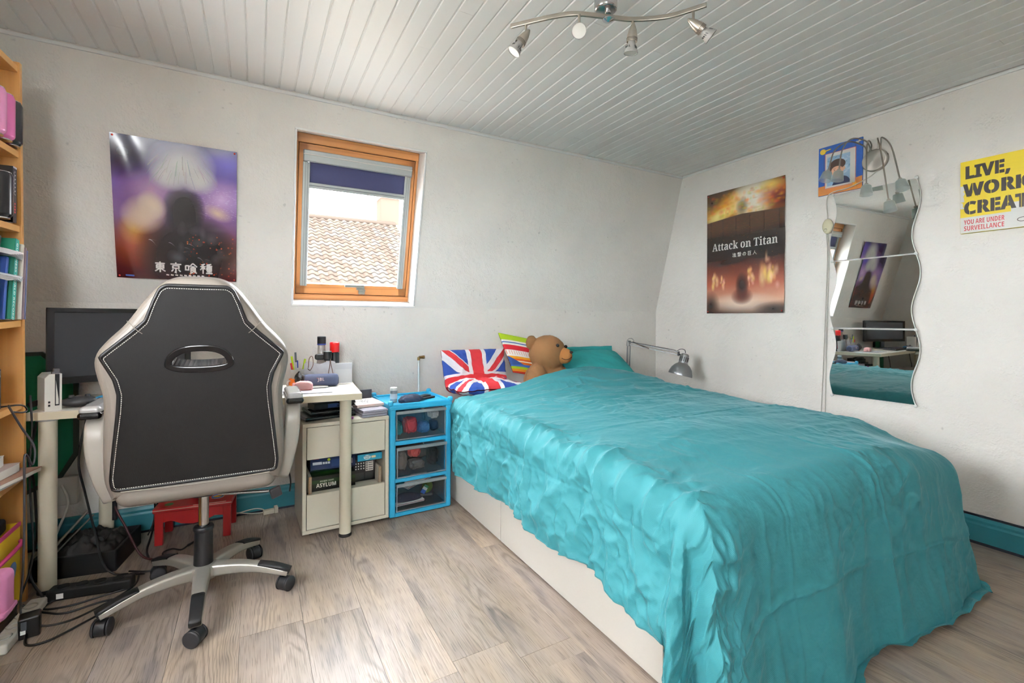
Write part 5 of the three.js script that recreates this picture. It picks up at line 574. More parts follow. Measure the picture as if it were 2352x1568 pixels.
// ---------------------------------------------------------------- things on the walls
const strokes = (c, list, x, y, s, lw) => { c.lineWidth = lw; c.lineCap = 'butt'; c.lineJoin = 'miter'; for (const l of list) { c.beginPath(); l.forEach(([a, b], i) => i ? c.lineTo(x + a * s, y + b * s) : c.moveTo(x + a * s, y + b * s)); c.stroke(); } };
const KAN = {
  east: [[[15, 18], [85, 18]], [[25, 32], [75, 32], [75, 60], [25, 60], [25, 30]], [[25, 46], [75, 46]], [[50, 3], [50, 97]], [[47, 62], [14, 88]], [[53, 62], [88, 88]]],
  capital: [[[50, 3], [50, 18]], [[10, 20], [90, 20]], [[28, 34], [72, 34], [72, 55], [28, 55], [28, 32]], [[50, 55], [50, 94], [40, 88]], [[32, 66], [18, 86]], [[68, 66], [84, 86]]],
  eat: [[[8, 28], [30, 28], [30, 66], [8, 66], [8, 26]], [[62, 6], [36, 38]], [[62, 6], [94, 38]], [[50, 36], [76, 36]], [[48, 46], [80, 46], [80, 70], [48, 70]], [[48, 58], [80, 58]], [[48, 44], [48, 94], [64, 84]], [[60, 72], [92, 94]], [[86, 74], [68, 84]]],
  kind: [[[40, 6], [12, 16]], [[5, 30], [46, 30]], [[26, 12], [26, 95]], [[24, 34], [5, 62]], [[30, 38], [44, 54]], [[90, 6], [54, 13]], [[50, 24], [97, 24]], [[73, 9], [73, 88]], [[56, 36], [90, 36], [90, 62], [56, 62], [56, 34]], [[56, 49], [90, 49]], [[54, 75], [94, 75]], [[48, 90], [99, 90]]],
  advance: [[[10, 10], [18, 22]], [[6, 38], [22, 38], [20, 70], [6, 88]], [[14, 84], [40, 92], [96, 92]], [[48, 8], [36, 40]], [[44, 26], [44, 80]], [[44, 28], [90, 28]], [[46, 44], [86, 44]], [[46, 60], [86, 60]], [[42, 78], [94, 78]], [[66, 12], [66, 78]]],
  strike: [[[12, 14], [50, 14]], [[30, 4], [30, 46]], [[14, 24], [46, 24], [46, 38], [14, 38], [14, 22]], [[10, 46], [52, 46]], [[60, 8], [60, 30], [52, 40]], [[60, 10], [80, 10], [80, 30], [92, 32]], [[58, 42], [86, 42], [60, 56]], [[64, 44], [90, 58]], [[22, 62], [78, 62]], [[16, 74], [84, 74]], [[8, 86], [92, 86]], [[50, 58], [50, 98], [38, 94]]],
  no: [[[52, 20], [46, 60], [30, 80], [16, 66], [20, 40], [44, 20], [68, 24], [84, 44], [78, 70], [54, 88]]],
  giant: [[[16, 12], [88, 12]], [[22, 10], [22, 92]], [[22, 36], [76, 36], [76, 64], [22, 64]], [[22, 90], [90, 90]]],
  person: [[[50, 10], [46, 44], [10, 92]], [[48, 40], [90, 92]]],
};
// glossy sheet hung on four pins, slightly wavy; local x right, y up, z out of the wall
function poster(name, label, w, h, tex, place, lift) {
  const t = thing(name, label, 'poster'); place(t);
  const f = (u, v) => [(u - 0.5) * w, (v - 0.5) * h, lift(u, v), u, v];
  part('print', sheet(50, 50, f), mat(0xffffff, 0.22, { map: tex, side: THREE.DoubleSide, clearcoat: 0.3, clearcoatRoughness: 0.15 }), t);
  for (const [u, v] of [[0.02, 0.985], [0.98, 0.985], [0.02, 0.015], [0.98, 0.015]]) { const p = f(u, v); part('pin', mv(lathe([[0, 0.004], [0.004, 0.003], [0.0045, 0], [0, 0]], 10), p[0], p[1], p[2] + 0.0005, PI / 2), mat(0xc8281e, 0.35), t, 'red pin'); }
  return t;
}
const blot = (c, x, y, rx, ry, col, rot = 0) => { const g = c.createRadialGradient(0, 0, 0, 0, 0, 1); g.addColorStop(0, col); g.addColorStop(1, col.replace(/[\d.]+\)$/, '0)')); c.save(); c.translate(x, y); c.rotate(rot); c.scale(rx, ry); c.fillStyle = g; c.fillRect(-1, -1, 2, 2); c.restore(); };
{ // left poster: abstract purple and black print (stand-in), with its title characters
  const tex = canvasTex(1024, 1352, (c, w, h) => {
    seed(31); const g = c.createLinearGradient(0, 0, 0, h); g.addColorStop(0, '#332f55'); g.addColorStop(0.3, '#6a4a92'); g.addColorStop(0.55, '#7a5684'); g.addColorStop(0.8, '#5a2026'); g.addColorStop(1, '#451219'); c.fillStyle = g; c.fillRect(0, 0, w, h);
    blot(c, 90, 160, 330, 280, 'rgba(24,20,34,0.95)'); blot(c, 880, 500, 260, 240, 'rgba(212,176,222,1)'); blot(c, 300, 480, 280, 220, 'rgba(190,150,180,0.9)'); blot(c, 930, 150, 300, 200, 'rgba(78,62,170,0.9)'); blot(c, 200, 1000, 320, 280, 'rgba(165,72,26,0.95)'); blot(c, 150, 860, 130, 170, 'rgba(200,160,44,0.7)'); blot(c, 930, 1080, 260, 260, 'rgba(104,58,40,0.95)');
    for (let i = 0; i < 260; i++) { c.fillStyle = `rgba(240,228,248,${rnd(0.15, 0.6)})`; c.fillRect(rnd(600, 1020), rnd(380, 700), rnd(4, 26), 3); }
    for (let k = 0; k < 3; k++) { blot(c, 600, 1060, 460, 420, 'rgba(26,24,26,1)'); blot(c, 560, 640, 190, 260, 'rgba(28,24,25,1)'); }            // dark mass
    for (let k = 0; k < 2; k++) { blot(c, 550, 210, 300, 260, 'rgba(226,226,222,1)'); blot(c, 440, 330, 170, 150, 'rgba(214,214,212,1)'); blot(c, 690, 330, 170, 150, 'rgba(218,218,214,1)'); }   // pale cloud
    for (let i = 0; i < 60; i++) { c.strokeStyle = `rgba(${rnd(120, 170)},${rnd(120, 170)},${rnd(124, 174)},${rnd(0.2, 0.6)})`; c.lineWidth = rnd(2, 6); const x = rnd(350, 760), y = rnd(110, 330); c.beginPath(); c.moveTo(x, y); c.quadraticCurveTo(x + (x - 550) * 0.3, y + 60, x + (x - 550) * 0.45, y + rnd(80, 150)); c.stroke(); }
    for (let k = 0; k < 2; k++) { blot(c, 230, 720, 190, 200, 'rgba(222,198,176,1)', 0.5); blot(c, 300, 620, 120, 150, 'rgba(226,204,182,1)', -0.5); } blot(c, 850, 640, 150, 80, 'rgba(220,194,170,1)', 0.4);
    for (let i = 0; i < 8; i++) { c.fillStyle = 'rgba(205,198,206,0.75)'; const x = rnd(250, 900), y = rnd(880, 1130), k = rnd(-1, 1); c.beginPath(); c.moveTo(x, y); c.quadraticCurveTo(x + 20, y + 30 * k, x + 70, y - 70 * k); c.quadraticCurveTo(x + 30, y + 8 * k, x, y); c.fill(); }
    for (let i = 0; i < 16; i++) blot(c, rnd(420, 900), rnd(760, 1200), rnd(30, 110), rnd(30, 90), `rgba(150,150,156,${rnd(0.1, 0.35)})`);
    for (let i = 0; i < 70; i++) { c.fillStyle = `rgba(${rnd(200, 240)},${rnd(70, 110)},50,${rnd(0.3, 0.9)})`; c.beginPath(); c.arc(rnd(560, 1010), rnd(880, 1300), rnd(2, 9), 0, 7); c.fill(); }
    c.strokeStyle = '#ece8e4'; ['east', 'capital', 'eat', 'kind'].forEach((k, i) => strokes(c, KAN[k], 292 + i * 132, 1168, 1.16, 13)); for (let i = 0; i < 9; i++) { c.beginPath(); c.moveTo(400 + i * 38, 1302); c.lineTo(424 + i * 38, 1306); c.stroke(); } c.fillStyle = '#5a78c8'; c.fillRect(70, 1318, 70, 14);
  });
  const sy = (1.628 - KY) / cos(TILT);
  poster('purple_poster', 'purple and black glossy poster with white characters, pinned between the bookcase and the roof window', 0.508, 0.682, tex, (t) => { t.position.set(-0.330, 1.628, -(2.898 - 0.006)); t.rotation.x = TILT; t.rotation.z = -0.008; }, (u, v) => 0.006 + 0.014 * Math.pow(1 - u, 3) * v + 0.004 * sin(u * 5 + v * 3) + 0.007 * Math.exp(-(((u - 0.12) / 0.09) ** 2)) * sin(v * 9 + u * 6));
}
{ // right poster: abstract fire and smoke print (stand-in) with its title
  const tex = canvasTex(1024, 1536, (c, w, h) => {
    seed(37); c.fillStyle = '#2a1a14'; c.fillRect(0, 0, w, h); const g = c.createLinearGradient(0, 0, 0, h); [[0, '#4a3620'], [0.1, '#d8a848'], [0.2, '#c8923c'], [0.24, '#5a3a22'], [0.36, '#2e201a'], [0.52, '#1a1414'], [0.62, '#5a2a20'], [0.76, '#a85a44'], [0.9, '#d8a88c'], [1, '#3a2620']].forEach(([k, s]) => g.addColorStop(k, s)); c.fillStyle = g; c.fillRect(0, 0, w, h);
    blot(c, 120, 120, 330, 220, 'rgba(30,16,10,1)'); for (let k = 0; k < 3; k++) blot(c, 640, 170, 360, 230, 'rgba(255,250,232,1)'); blot(c, 260, 200, 280, 160, 'rgba(236,160,50,0.9)', -0.4); for (let k = 0; k < 2; k++) blot(c, 200, 300, 260, 90, 'rgba(255,238,150,1)', -0.3); blot(c, 940, 190, 260, 200, 'rgba(120,30,16,1)'); blot(c, 1000, 260, 200, 160, 'rgba(60,20,16,1)'); blot(c, 860, 60, 180, 90, 'rgba(232,200,90,0.9)'); blot(c, 500, 240, 90, 120, 'rgba(46,40,24,0.9)');
    for (let i = 0; i < 160; i++) blot(c, rnd(0, w), rnd(40, 330), rnd(14, 60), rnd(10, 40), `rgba(${rnd(150, 255)},${rnd(80, 190)},${rnd(20, 80)},0.35)`);
    c.fillStyle = '#4a3222'; c.beginPath(); c.moveTo(0, 372); c.lineTo(500, 330); c.lineTo(w, 356); c.lineTo(w, 700); c.lineTo(0, 700); c.fill(); c.strokeStyle = 'rgba(20,12,8,0.7)'; c.lineWidth = 5; for (let i = 0; i < 6; i++) { c.beginPath(); c.moveTo(60 + i * 180, 360); c.lineTo(60 + i * 180, 620); c.stroke(); }
    for (let i = 0; i < 700; i++) { c.fillStyle = `rgba(${rnd(60, 120)},${rnd(40, 70)},${rnd(24, 44)},0.4)`; c.fillRect(rnd(0, w), rnd(372, 640), rnd(8, 60), rnd(2, 6)); }
    const dk = c.createLinearGradient(0, 480, 0, 700); dk.addColorStop(0, 'rgba(20,14,14,0)'); dk.addColorStop(1, 'rgba(20,15,15,1)'); c.fillStyle = dk; c.fillRect(0, 480, w, 260);
    for (let i = 0; i < 24; i++) blot(c, rnd(0, w), rnd(740, 920), rnd(140, 320), rnd(14, 46), 'rgba(24,16,16,0.8)', -0.08); 
    for (const [x, y, s] of [[130, 1120, 1], [240, 1160, 0.7], [620, 1110, 0.9], [800, 1060, 1.6], [900, 1120, 1.1]]) for (let i = 0; i < 14; i++) blot(c, x + rnd(-40, 40) * s, y + rnd(-120, 90) * s, rnd(14, 34) * s, rnd(30, 80) * s, `rgba(255,${rnd(190, 240)},${rnd(110, 190)},0.6)`);
    blot(c, 500, 1420, 520, 150, 'rgba(250,232,214,0.95)'); blot(c, 60, 1430, 150, 190, 'rgba(30,16,14,1)'); blot(c, 900, 1490, 260, 90, 'rgba(40,34,34,1)'); 
    for (let k = 0; k < 2; k++) { blot(c, 505, 1200, 90, 170, 'rgba(38,20,18,1)'); blot(c, 505, 1330, 150, 110, 'rgba(84,36,28,0.9)'); } // dark smoke
    for (let i = 0; i < 90; i++) { c.fillStyle = `rgba(255,${rnd(120, 200)},70,${rnd(0.4, 0.9)})`; c.fillRect(rnd(0, w), rnd(500, 1050), 4, 4); }
    c.save(); c.translate(512, 742); c.fillStyle = '#d9d6d2'; c.textAlign = 'center'; c.font = 'bold 132px serif'; c.fillText('Attack on Titan', 0, 0, 860); c.restore(); c.strokeStyle = '#d0cdc8'; ['advance', 'strike', 'no', 'giant', 'person'].forEach((k, i) => strokes(c, KAN[k], 372 + i * 66, 790, 0.58, 6));
  });
  poster('fire_poster', 'orange and black glossy poster with blackletter title, pinned on the side wall', 0.618, 0.93, tex, (t) => { t.position.set(XR - 0.004, 1.6135, -2.168); t.rotation.y = -PI / 2; }, (u, v) => 0.004 + 0.012 * u * Math.pow(1 - v, 1.5) + 0.0035 * sin(v * 17 + u * 2) * Math.pow(u, 2) + 0.003 * sin(u * 6));
}
{ // photo frame
  const f = thing('photo_frame', 'blue and orange seaside picture frame with a child portrait above the mirror', 'picture frame', [XR - 0.006, 2.032, 1.524], -PI / 2); f.rotation.z = -0.01;
  const W = 0.245, H = 0.302; part('frame_board', mv(bx(W, H, 0.01, 0.002), 0, 0, 0), [0, 1, 2, 3, 4, 5].map((i) => i === 4 ? boxPrint(512, 640, (c, w, h) => { c.fillStyle = '#1d4f9c'; c.fillRect(0, 0, w, h); c.fillStyle = '#2a63b4'; for (let k = 0; k < 60; k++) c.fillRect((k * 83) % w, (k * 47) % 500, 60, 2); c.fillStyle = '#16407f'; c.fillRect(60, 60, 10, 440); c.fillRect(430, 60, 12, 440); c.fillRect(240, 20, 26, 40); c.fillStyle = '#c07a3a'; c.beginPath(); c.moveTo(0, 520); c.quadraticCurveTo(120, 510, 260, 520); c.quadraticCurveTo(400, 500, 512, 480); c.lineTo(512, h); c.lineTo(0, h); c.fill(); }) : mat(0x1d4f9c, 0.5)), f);
  part('portrait', mv(bx(0.172, 0.218, 0.003, 0.0005), 0.003, -0.005, 0.006), [0, 1, 2, 3, 4, 5].map((i) => i === 4 ? boxPrint(512, 640, (c, w, h) => { c.fillStyle = '#c8472e'; c.fillRect(0, 0, w, h); c.fillStyle = '#e9e6df'; c.fillRect(8, 8, w - 16, h - 16); c.save(); c.beginPath(); c.rect(40, 70, 380, 530); c.clip(); c.fillStyle = '#9fbdd6'; c.fillRect(0, 0, w, h); seed(41); for (let k = 0; k < 60; k++) blot(c, rnd(0, 480), rnd(60, 420), rnd(20, 70), rnd(10, 30), rnd() < 0.5 ? 'rgba(74,120,160,0.7)' : 'rgba(226,236,244,0.8)', rnd(-1, 1)); c.fillStyle = '#1f2c50'; c.beginPath(); c.moveTo(120, 640); c.quadraticCurveTo(150, 480, 260, 460); c.quadraticCurveTo(420, 450, 440, 640); c.fill(); c.fillStyle = '#dca88c'; c.fillRect(190, 400, 90, 90); c.fillStyle = '#e4b294'; c.beginPath(); c.ellipse(215, 330, 105, 130, 0.1, 0, 7); c.fill(); c.beginPath(); c.ellipse(322, 330, 20, 34, 0.2, 0, 7); c.fill(); c.fillStyle = '#3a2218'; c.beginPath(); c.ellipse(220, 230, 128, 92, 0.12, 0, 7); c.fill(); c.beginPath(); c.ellipse(110, 290, 26, 66, 0.1, 0, 7); c.fill(); c.fillStyle = '#e4b294'; c.beginPath(); c.ellipse(205, 330, 92, 66, 0, 0, 7); c.fill(); c.fillStyle = '#4a3026'; c.beginPath(); c.arc(165, 330, 9, 0, 7); c.arc(250, 322, 9, 0, 7); c.fill(); c.strokeStyle = '#4a3026'; c.lineWidth = 5; c.beginPath(); c.moveTo(140, 306); c.lineTo(186, 302); c.moveTo(228, 298); c.lineTo(276, 298); c.stroke(); c.strokeStyle = '#b8705a'; c.beginPath(); c.moveTo(180, 416); c.quadraticCurveTo(210, 428, 240, 414); c.stroke(); c.beginPath(); c.moveTo(206, 340); c.lineTo(200, 380); c.lineTo(216, 384); c.stroke(); c.restore(); }) : paper), f, 'portrait photo');
  part('seagull', (() => { const s = shapeOf([[-0.018, 0.004], [-0.006, 0.008], [0, 0.004], [0.006, 0.012], [0.018, 0.004], [0.006, 0.002], [0.0, -0.008], [-0.006, 0]]); return mv(extrude(s, 0.004, 0.001), 0.1, 0.125, 0.005); })(), mat(0xe6e4dc, 0.5), f); part('spoon', merge(mv(cyl(0.017, 0.017, 0.004, 24), -0.095, 0.122, 0.007, PI / 2), mv(bx(0.04, 0.007, 0.004, 0.003), -0.068, 0.126, 0.008, 0, 0, 0.15)), mat(0xd9b63a, 0.4), f, 'yellow sun and white stick'); part('starfish', (() => { const p = []; for (let i = 0; i < 10; i++) { const a = i / 10 * 2 * PI, r = i % 2 ? 0.008 : 0.02; p.push([r * cos(a), r * sin(a)]); } return mv(extrude(shapeOf(p), 0.003, 0.001), 0.085, -0.118, 0.005); })(), mat(0xdb9a34, 0.5), f, 'orange starfish');
}
{ // three wavy mirror tiles
  const W = 0.412, H = 0.404, mir = metal(0xd5dad8, 0.015), edge = mat(0xc9cfcc, 0.2);
  const rows = [[1.869, 'top'], [1.459, 'middle'], [1.047, 'bottom']];
  rows.forEach(([yt, which], i) => {
    const t = thing('mirror_tile', `wavy edged square mirror tile, ${which} of the column on the side wall`, 'mirror', [XR - 0.012, yt - H / 2, 1.351], -PI / 2, 'wavy mirror tiles'); t.rotation.order = 'YXZ'; t.rotation.x = [0.012, -0.006, 0.004][i];
    const pts = [], n = 40, off = (v) => 0.019 * sin(2 * PI * v); for (let k = 0; k <= n; k++) pts.push([W / 2 + off(k / n), H / 2 - H * k / n]); for (let k = n; k >= 0; k--) pts.push([-W / 2 + off(k / n), H / 2 - H * k / n]);
    part('glass_edge', extrude(shapeOf(pts), 0.005, 0.0006, 1).translate(0, 0, -0.004), edge, t, 'pale glass edge'); part('mirror_face', new THREE.ShapeGeometry(shapeOf(pts.map(([x, y]) => [x * 0.992, y * 0.994]))).translate(0, 0, 0.0022), mir, t, 'silvered face');
    part('side_edge', merge(tube(pts.slice(0, n + 1).map(([x, y]) => [x, y, 0.001]), 0.003, 60, 6)), mat(0xd2d4cf, 0.3), t);
  });
  for (const [i, y] of [[0, 1.872], [1, 1.462], [2, 1.05], [3, 0.638]]) for (const s of [-1, 1]) { const c = thing('mirror_clip', ['pale plastic clip at the top mirror corner', 'pale plastic clip between the top and middle mirror tiles', 'pale plastic clip between the middle and bottom mirror tiles', 'pale plastic clip at the bottom mirror corner'][i] + (s < 0 ? ', on the lamp cord side' : ', on the yellow sign side'), 'clip', [XR, y, 1.351 - s * 0.208], -PI / 2, ['clips at the top of the mirror', 'upper middle mirror clips', 'lower middle mirror clips', 'clips at the bottom of the mirror'][i]); part('clip_stem', mv(cyl(0.004, 0.004, 0.012, 10), 0, 0, 0.006, PI / 2), edge, c); part('clip_head', mv(lathe([[0, -0.004], [0.008, -0.003], [0.009, 0], [0.008, 0.004], [0, 0.005]], 16), 0, 0, 0.018, PI / 2), mat(0xd9dbd6, 0.3), c); }
}
{ // wall lamp with five bent arms
  const l = thing('wall_lamp', 'brushed nickel wall lamp with five bent arms and frosted glass cups', 'lamp'); const st = metal(0x9c958a, 0.35), fr = mat(0xdfe6e3, 0.45, { transmission: 0.8, thickness: 0, side: THREE.DoubleSide });
  const disc = part('wall_disc', mv(lathe([[0, 0.026], [0.056, 0.026], [0.062, 0.022], [0.064, 0.016], [0.064, 0], [0, 0]], 48), XR, 2.022, -1.338, 0, 0, PI / 2), metal(0xbdb8b0, 0.32, { anisotropy: 0.7 }), l, 'brushed round plate'); part('screw', mv(cyl(0.004, 0.004, 0.003, 10), XR - 0.012, 2.04, -1.275, PI / 2), metal(0x6d6a66, 0.4), disc);
  const arms = [ // start on the disc top, bends, lamp holder top
    [[3.122, 2.075, 1.372], [3.10, 2.112, 1.38], [3.02, 2.135, 1.42], [2.94, 2.08, 1.455], [2.905, 1.965, 1.472]],
    [[3.122, 2.08, 1.352], [3.08, 2.13, 1.36], [3.0, 2.14, 1.395], [2.93, 2.07, 1.41], [2.91, 1.955, 1.418]],
    [[3.122, 2.078, 1.36], [3.11, 2.108, 1.345], [3.04, 2.115, 1.33], [2.985, 2.04, 1.315], [2.95, 1.85, 1.30]],
    [[3.122, 2.08, 1.318], [3.105, 2.115, 1.31], [3.04, 2.11, 1.285], [3.0, 2.0, 1.25], [2.97, 1.745, 1.205]],
    [[3.122, 2.076, 1.306], [3.105, 2.105, 1.297], [3.06, 2.118, 1.272], [3.025, 2.04, 1.215], [2.995, 1.85, 1.165]]];
  for (const a of arms) {
    const arm = part('bent_arm', tube(a.map((p) => V(...p)), 0.0038, 50, 8), st, l, 'thin bent tube'); const e = V(...a[4]), d = e.clone().sub(V(...a[3])).normalize(), q = new THREE.Quaternion().setFromUnitVectors(new THREE.Vector3(0, -1, 0), d);
    const put = (g) => g.applyQuaternion(q).translate(e.x, e.y, e.z);
    part('lamp_holder', put(lathe([[0, 0.004], [0.007, 0.003], [0.0095, 0], [0.0095, -0.016], [0, -0.017]], 18)), metal(0xa8a196, 0.35), arm); part('glass_cup', put(lathe([[0.004, -0.011], [0.02, -0.011], [0.0235, -0.015], [0.031, -0.064]], 28)), fr, arm, 'frosted glass cup'); part('bulb', put(mv(lathe([[0, 0], [0.006, -0.002], [0.006, -0.018], [0, -0.022]], 12), 0, -0.014, 0)), mat(0xbfc4c0, 0.2), arm);
  }
  const cb = mat(0xc9c6ba, 0.5); one('lamp_cord', merge(tube([V(3.138, 1.96, 1.33), V(3.13, 1.93, 1.37), V(3.12, 1.895, 1.46), V(3.115, 1.885, 1.555), V(3.128, 1.85, 1.592), V(3.138, 1.73, 1.592)], 0.003, 60, 6), tube([V(3.138, 1.64, 1.592), V(3.14, 1.5, 1.585), V(3.14, 1.2, 1.592), V(3.14, 0.9, 1.598), V(3.14, 0.45, 1.605)], 0.003, 60, 6), tube([V(3.138, 1.64, 1.598), V(3.14, 1.5, 1.594), V(3.14, 1.2, 1.602), V(3.14, 0.9, 1.612), V(3.14, 0.45, 1.63)], 0.0025, 60, 6)), cb, 'pale cord of the wall lamp hanging beside the mirror', 'cord');
  const sw = thing('cord_switch', 'cream oval switch on the wall lamp cord beside the mirror', 'switch', [XR - 0.016, 1.684, 1.588], -PI / 2); part('switch_body', new THREE.SphereGeometry(1, 28, 20).scale(0.031, 0.046, 0.014), mat(0xcac3a4, 0.4), sw); part('switch_button', mv(new THREE.SphereGeometry(0.01, 18, 12), -0.006, -0.022, 0.008), mat(0xd6d0b4, 0.4), sw);
}
{ // yellow sign
  const s = thing('slogan_sign', 'yellow wall board with black stencil words and red small print', 'sign', [XR - 0.011, 1.7175, 0.963], -PI / 2); const W = 0.53, H = 0.36, yl = mat(0xcdb61c, 0.5);
  const tex = boxPrint(1600, 1088, (c, w, h) => {
    c.fillStyle = '#e2c81c'; c.fillRect(0, 0, w, h); seed(51); for (let i = 0; i < 260; i++) { c.fillStyle = `rgba(170,150,20,${rnd(0.05, 0.2)})`; c.fillRect(rnd(0, w), rnd(0, h), rnd(40, 260), 2); }
    c.fillStyle = '#d9d8d2'; c.fillRect(0, 850, w, 240); c.fillRect(545, 720, w, 400); for (let i = 0; i < 40; i++) { c.fillRect(rnd(-30, 10), rnd(350, 700), rnd(20, 60), rnd(10, 40)); }
    const word = (t, y, px, x, W) => { c.font = `bold ${px}px sans-serif`; const nat = c.measureText(t).width, sx = W / nat; let q = x; for (const ch of t) { const m = c.measureText(ch).width * sx; c.save(); c.translate(q, y); c.scale(sx, 1.0); c.fillStyle = '#231a14'; c.fillText(ch, 0, 0); c.strokeStyle = '#231a14'; c.lineWidth = 16; c.strokeText(ch, 0, 0); c.restore(); if (!',LIV'.includes(ch)) { c.fillStyle = '#e2c81c'; c.fillRect(q + m * 0.46, y - px * 0.8, 6, px * 0.86); } q += m; } };
    word('LIVE,', 262, 250, 44, 500); word('WORK,', 530, 250, 36, 760); word('CREATE', 800, 250, 36, 800);
    c.fillStyle = '#b81e28'; c.font = 'bold 96px sans-serif'; c.fillText('YOU ARE UNDER', 40, 958, 440); c.fillText('SURVEILLANCE', 40, 1052, 440); c.strokeStyle = '#3a2a22'; c.lineWidth = 8; c.beginPath(); c.ellipse(660, 980, 50, 28, 0, 0, 7); c.stroke();
  });
  part('sign_board', mv(bx(W, H, 0.02, 0.001), W / 2, 0, 0), yl, s, 'yellow board edge'); part('sign_face', mv(new THREE.PlaneGeometry(W - 0.002, H - 0.002), W / 2, 0, 0.0106), tex, s, 'printed face');
}
{ // ceiling spot rail
  const l = thing('ceiling_spotlight', 'curved nickel ceiling rail with four switched-off spotlights', 'spotlight'), Y = 2.212;
  const rail = [[0.855, 1.557], [0.90, 1.503], [0.957, 1.437], [1.028, 1.375], [1.146, 1.331], [1.231, 1.297], [1.325, 1.227], [1.375, 1.152], [1.398, 1.11]].map(([x, d]) => V(x, Y, d));
  part('rail', beam(rail, () => [0.010, 0.017], new THREE.Vector3(0, 1, 0), 60, 4), nickel, l, 'curved flat rail'); part('canopy', mv(lathe([[0, -0.052], [0.035, -0.052], [0.041, -0.047], [0.042, -0.04], [0.042, 0], [0, 0]], 44), 1.142, CE - 0.001, -1.348), chrome, l, 'round chrome ceiling cup'); part('rail_mount', merge(mv(cyl(0.011, 0.011, 0.02, 18), 1.142, 2.235, -1.335), mv(lathe([[0, -0.012], [0.02, -0.004], [0.022, 0], [0, 0]], 24), 1.142, 2.206, -1.334)), chrome, l);
  const spot = (x, d, stem, dir, drop = 0.004) => {
    const top = V(x, Y - 0.004, d), j = V(x, Y - stem, d); const s = part('spot_stem', merge(rod(top, j, 0.0048, 12), mv(new THREE.SphereGeometry(0.006, 12, 10), j.x, j.y, j.z)), nickel, l); const q = new THREE.Quaternion().setFromUnitVectors(new THREE.Vector3(0, -1, 0), new THREE.Vector3(...dir).normalize()), put = (g) => g.translate(0, 0.02 + (drop > 0.01 ? 0.03 : 0), 0).applyQuaternion(q).translate(j.x, j.y - drop, j.z);
    part('spot_shell', put(lathe([[0, 0.006], [0.004, 0.003], [0.008, -0.005], [0.0145, -0.022], [0.0185, -0.042], [0.0195, -0.062], [0.018, -0.0625], [0.017, -0.05], [0, -0.045]], 32)), nickel, s, 'bullet shaped nickel shell'); part('spot_rings', put(merge([-0.05, -0.0545, -0.059].map((y) => mv(new THREE.TorusGeometry(0.0193, 0.0008, 6, 32), 0, y, 0, PI / 2)))), mat(0x3a342c, 0.4), s);
    part('reflector_lamp', put(lathe([[0.013, -0.05], [0.0135, -0.068], [0.016, -0.074], [0.0245, -0.094], [0.0262, -0.1], [0.0255, -0.102], [0.024, -0.1]], 32)), mat(0x8d8a86, 0.4), s, 'grey reflector lamp'); part('lamp_face', put(lathe([[0, -0.0985], [0.018, -0.099], [0.0245, -0.1]], 30)), mat(0xc9c6be, 0.3), s, 'pale lamp glass'); const sl = []; for (let i = 0; i < 18; i++) { const a = i / 18 * 2 * PI; if (i % 6 > 3) continue; sl.push(mv(bx(0.0022, 0.013, 0.002, 0), 0.0195 * sin(a), -0.0835, 0.0195 * cos(a), -0.4, a)); } part('cooling_slot', put(merge(sl)), black, s);
  };
  spot(0.895, 1.512, 0.040, [-0.50, -0.80, -0.22]); spot(1.035, 1.368, 0.042, [-0.60, -0.42, 0.78], 0.03); spot(1.229, 1.298, 0.034, [0.05, -1, -0.18]); spot(1.378, 1.15, 0.045, [0.62, -0.55, 0.35]);
}
{ struct('street_ground', mv(new THREE.PlaneGeometry(160, 160), 0, -4, 0, -PI / 2), mat(0xdedcd6, 0.95), 'grey street ground below the house'); }
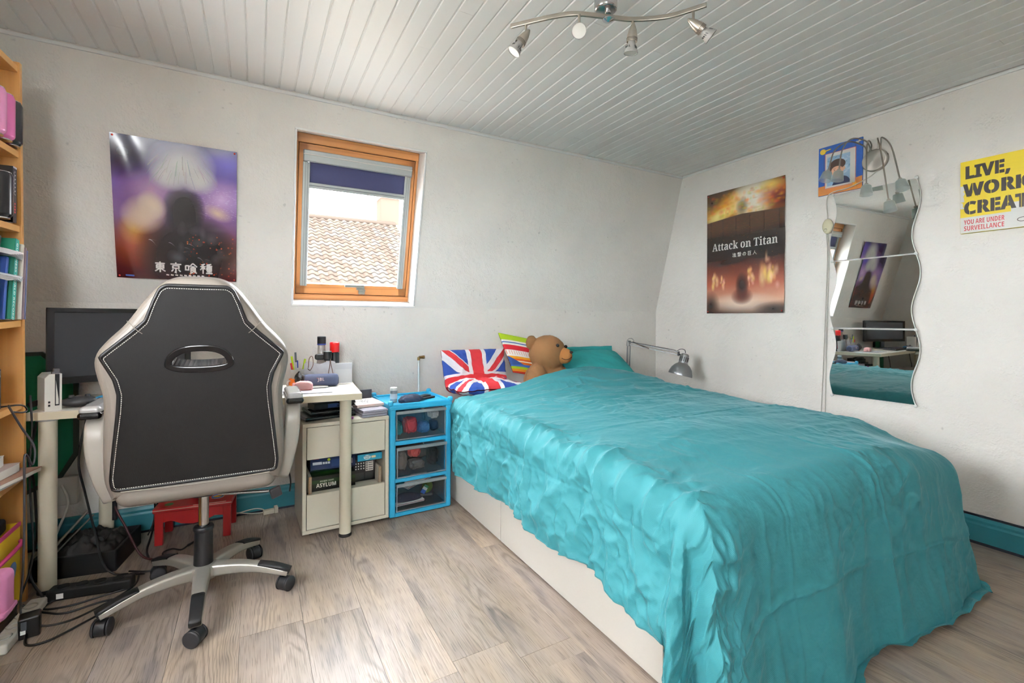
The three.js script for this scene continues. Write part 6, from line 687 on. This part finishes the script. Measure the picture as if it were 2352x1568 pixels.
// ---------------------------------------------------------------- neighbouring house seen through the roof window
{
  const h = thing('neighbour_house', 'house with a pantiled roof and chimney across the street', 'house', [0, 0, 0]);
  const d0 = 11, d1 = 15, y0 = 1.74, y1 = 4.08, L = Math.hypot(d1 - d0, y1 - y0), tl = Math.atan2(y1 - y0, d1 - d0), NR = 20, NC = 15, XE = 4.0, pw = 0.205, rl = L / NR;
  const tones = [[0.030, 0.024, 0.019], [0.026, 0.020, 0.016], [0.034, 0.028, 0.022], [0.029, 0.025, 0.022]].map((k) => mat(new THREE.Color().setRGB(...k), 1, { specularIntensity: 0 }));
  const tile = (() => { const n = 8, top = sheet(n, 1, (u, v) => { const x = u * pw * 1.04, z = u < 0.62 ? 0.035 * sin(u / 0.62 * PI) : -0.012 * sin((u - 0.62) / 0.38 * PI); return [x, (v - 0.12) * rl * 1.15, z + (1 - v) * 0.028]; }), lip = sheet(n, 1, (u, v) => { const x = u * pw * 1.04, z = u < 0.62 ? 0.035 * sin(u / 0.62 * PI) : -0.012 * sin((u - 0.62) / 0.38 * PI); return [x, -0.12 * rl * 1.15, z + 0.028 - (1 - v) * 0.03]; }); return merge(top, lip); })();
  const roof = new THREE.Group(); roof.name = 'roof'; h.add(roof); roof.position.set(0, y0, -d0); roof.rotation.x = tl - PI / 2;   // local y runs up the slope
  part('roof_deck', mv(bx(9.2, L, 0.06, 0), XE - 4.6, L / 2, -0.06), mat(0x0c0908, 1, { specularIntensity: 0 }), roof); seed(61);
  const rest = []; for (let r = 0; r < NR; r++) for (let c = 0; c < 44; c++) { const x = XE - (c + 1) * pw, y = r * rl; if (c < NC) { const t = part('roof_tile', tile, tones[Math.floor(rnd(0, 4))], roof); t.position.set(x + rnd(-0.006, 0.006), y + rnd(-0.006, 0.006), rnd(0, 0.006)); } else rest.push(tile.clone().translate(x, y, 0)); }
  part('more_roof_tiles', merge(rest), tones[0], roof).userData.kind = 'stuff';
  part('ridge', mv(cyl(0.09, 0.09, 9.2, 12), XE - 4.6, L + 0.02, 0.02, 0, 0, PI / 2), tones[1], roof); part('verge', mv(bx(0.08, L, 0.1, 0.01), XE + 0.05, L / 2, -0.01), mat(0x38332e, 0.7), roof);
  part('wall', box(-5.1, 3.9, -4, y0, d0 + 0.3, d1 + 4, 0), mat(0xc8bfb0, 0.9), h); part('gutter', mv(cyl(0.06, 0.06, 9.2, 12), XE - 4.6, y0 - 0.06, -d0 + 0.05, 0, 0, PI / 2), mat(0xa9a49c, 0.5), h);
  const ch = part('chimney', box(3.55, 4.15, 3.9, 4.95, 15.0, 15.6, 0.02), mat(0x362e28, 1, { specularIntensity: 0 }), h); part('chimney_cap', box(3.48, 4.22, 4.95, 5.05, 14.93, 15.67, 0.02), mat(0x9c948a, 0.9), ch); part('chimney_pot', mv(lathe([[0.1, 0], [0.12, 0.3], [0.09, 0.3]], 16), 3.85, 5.05, -15.3), mat(0x9c6a52, 0.8), ch);
}
scene.traverse((o) => { if (o.isMesh) { o.castShadow = true; o.receiveShadow = true; } });
renderer.render(scene, camera);
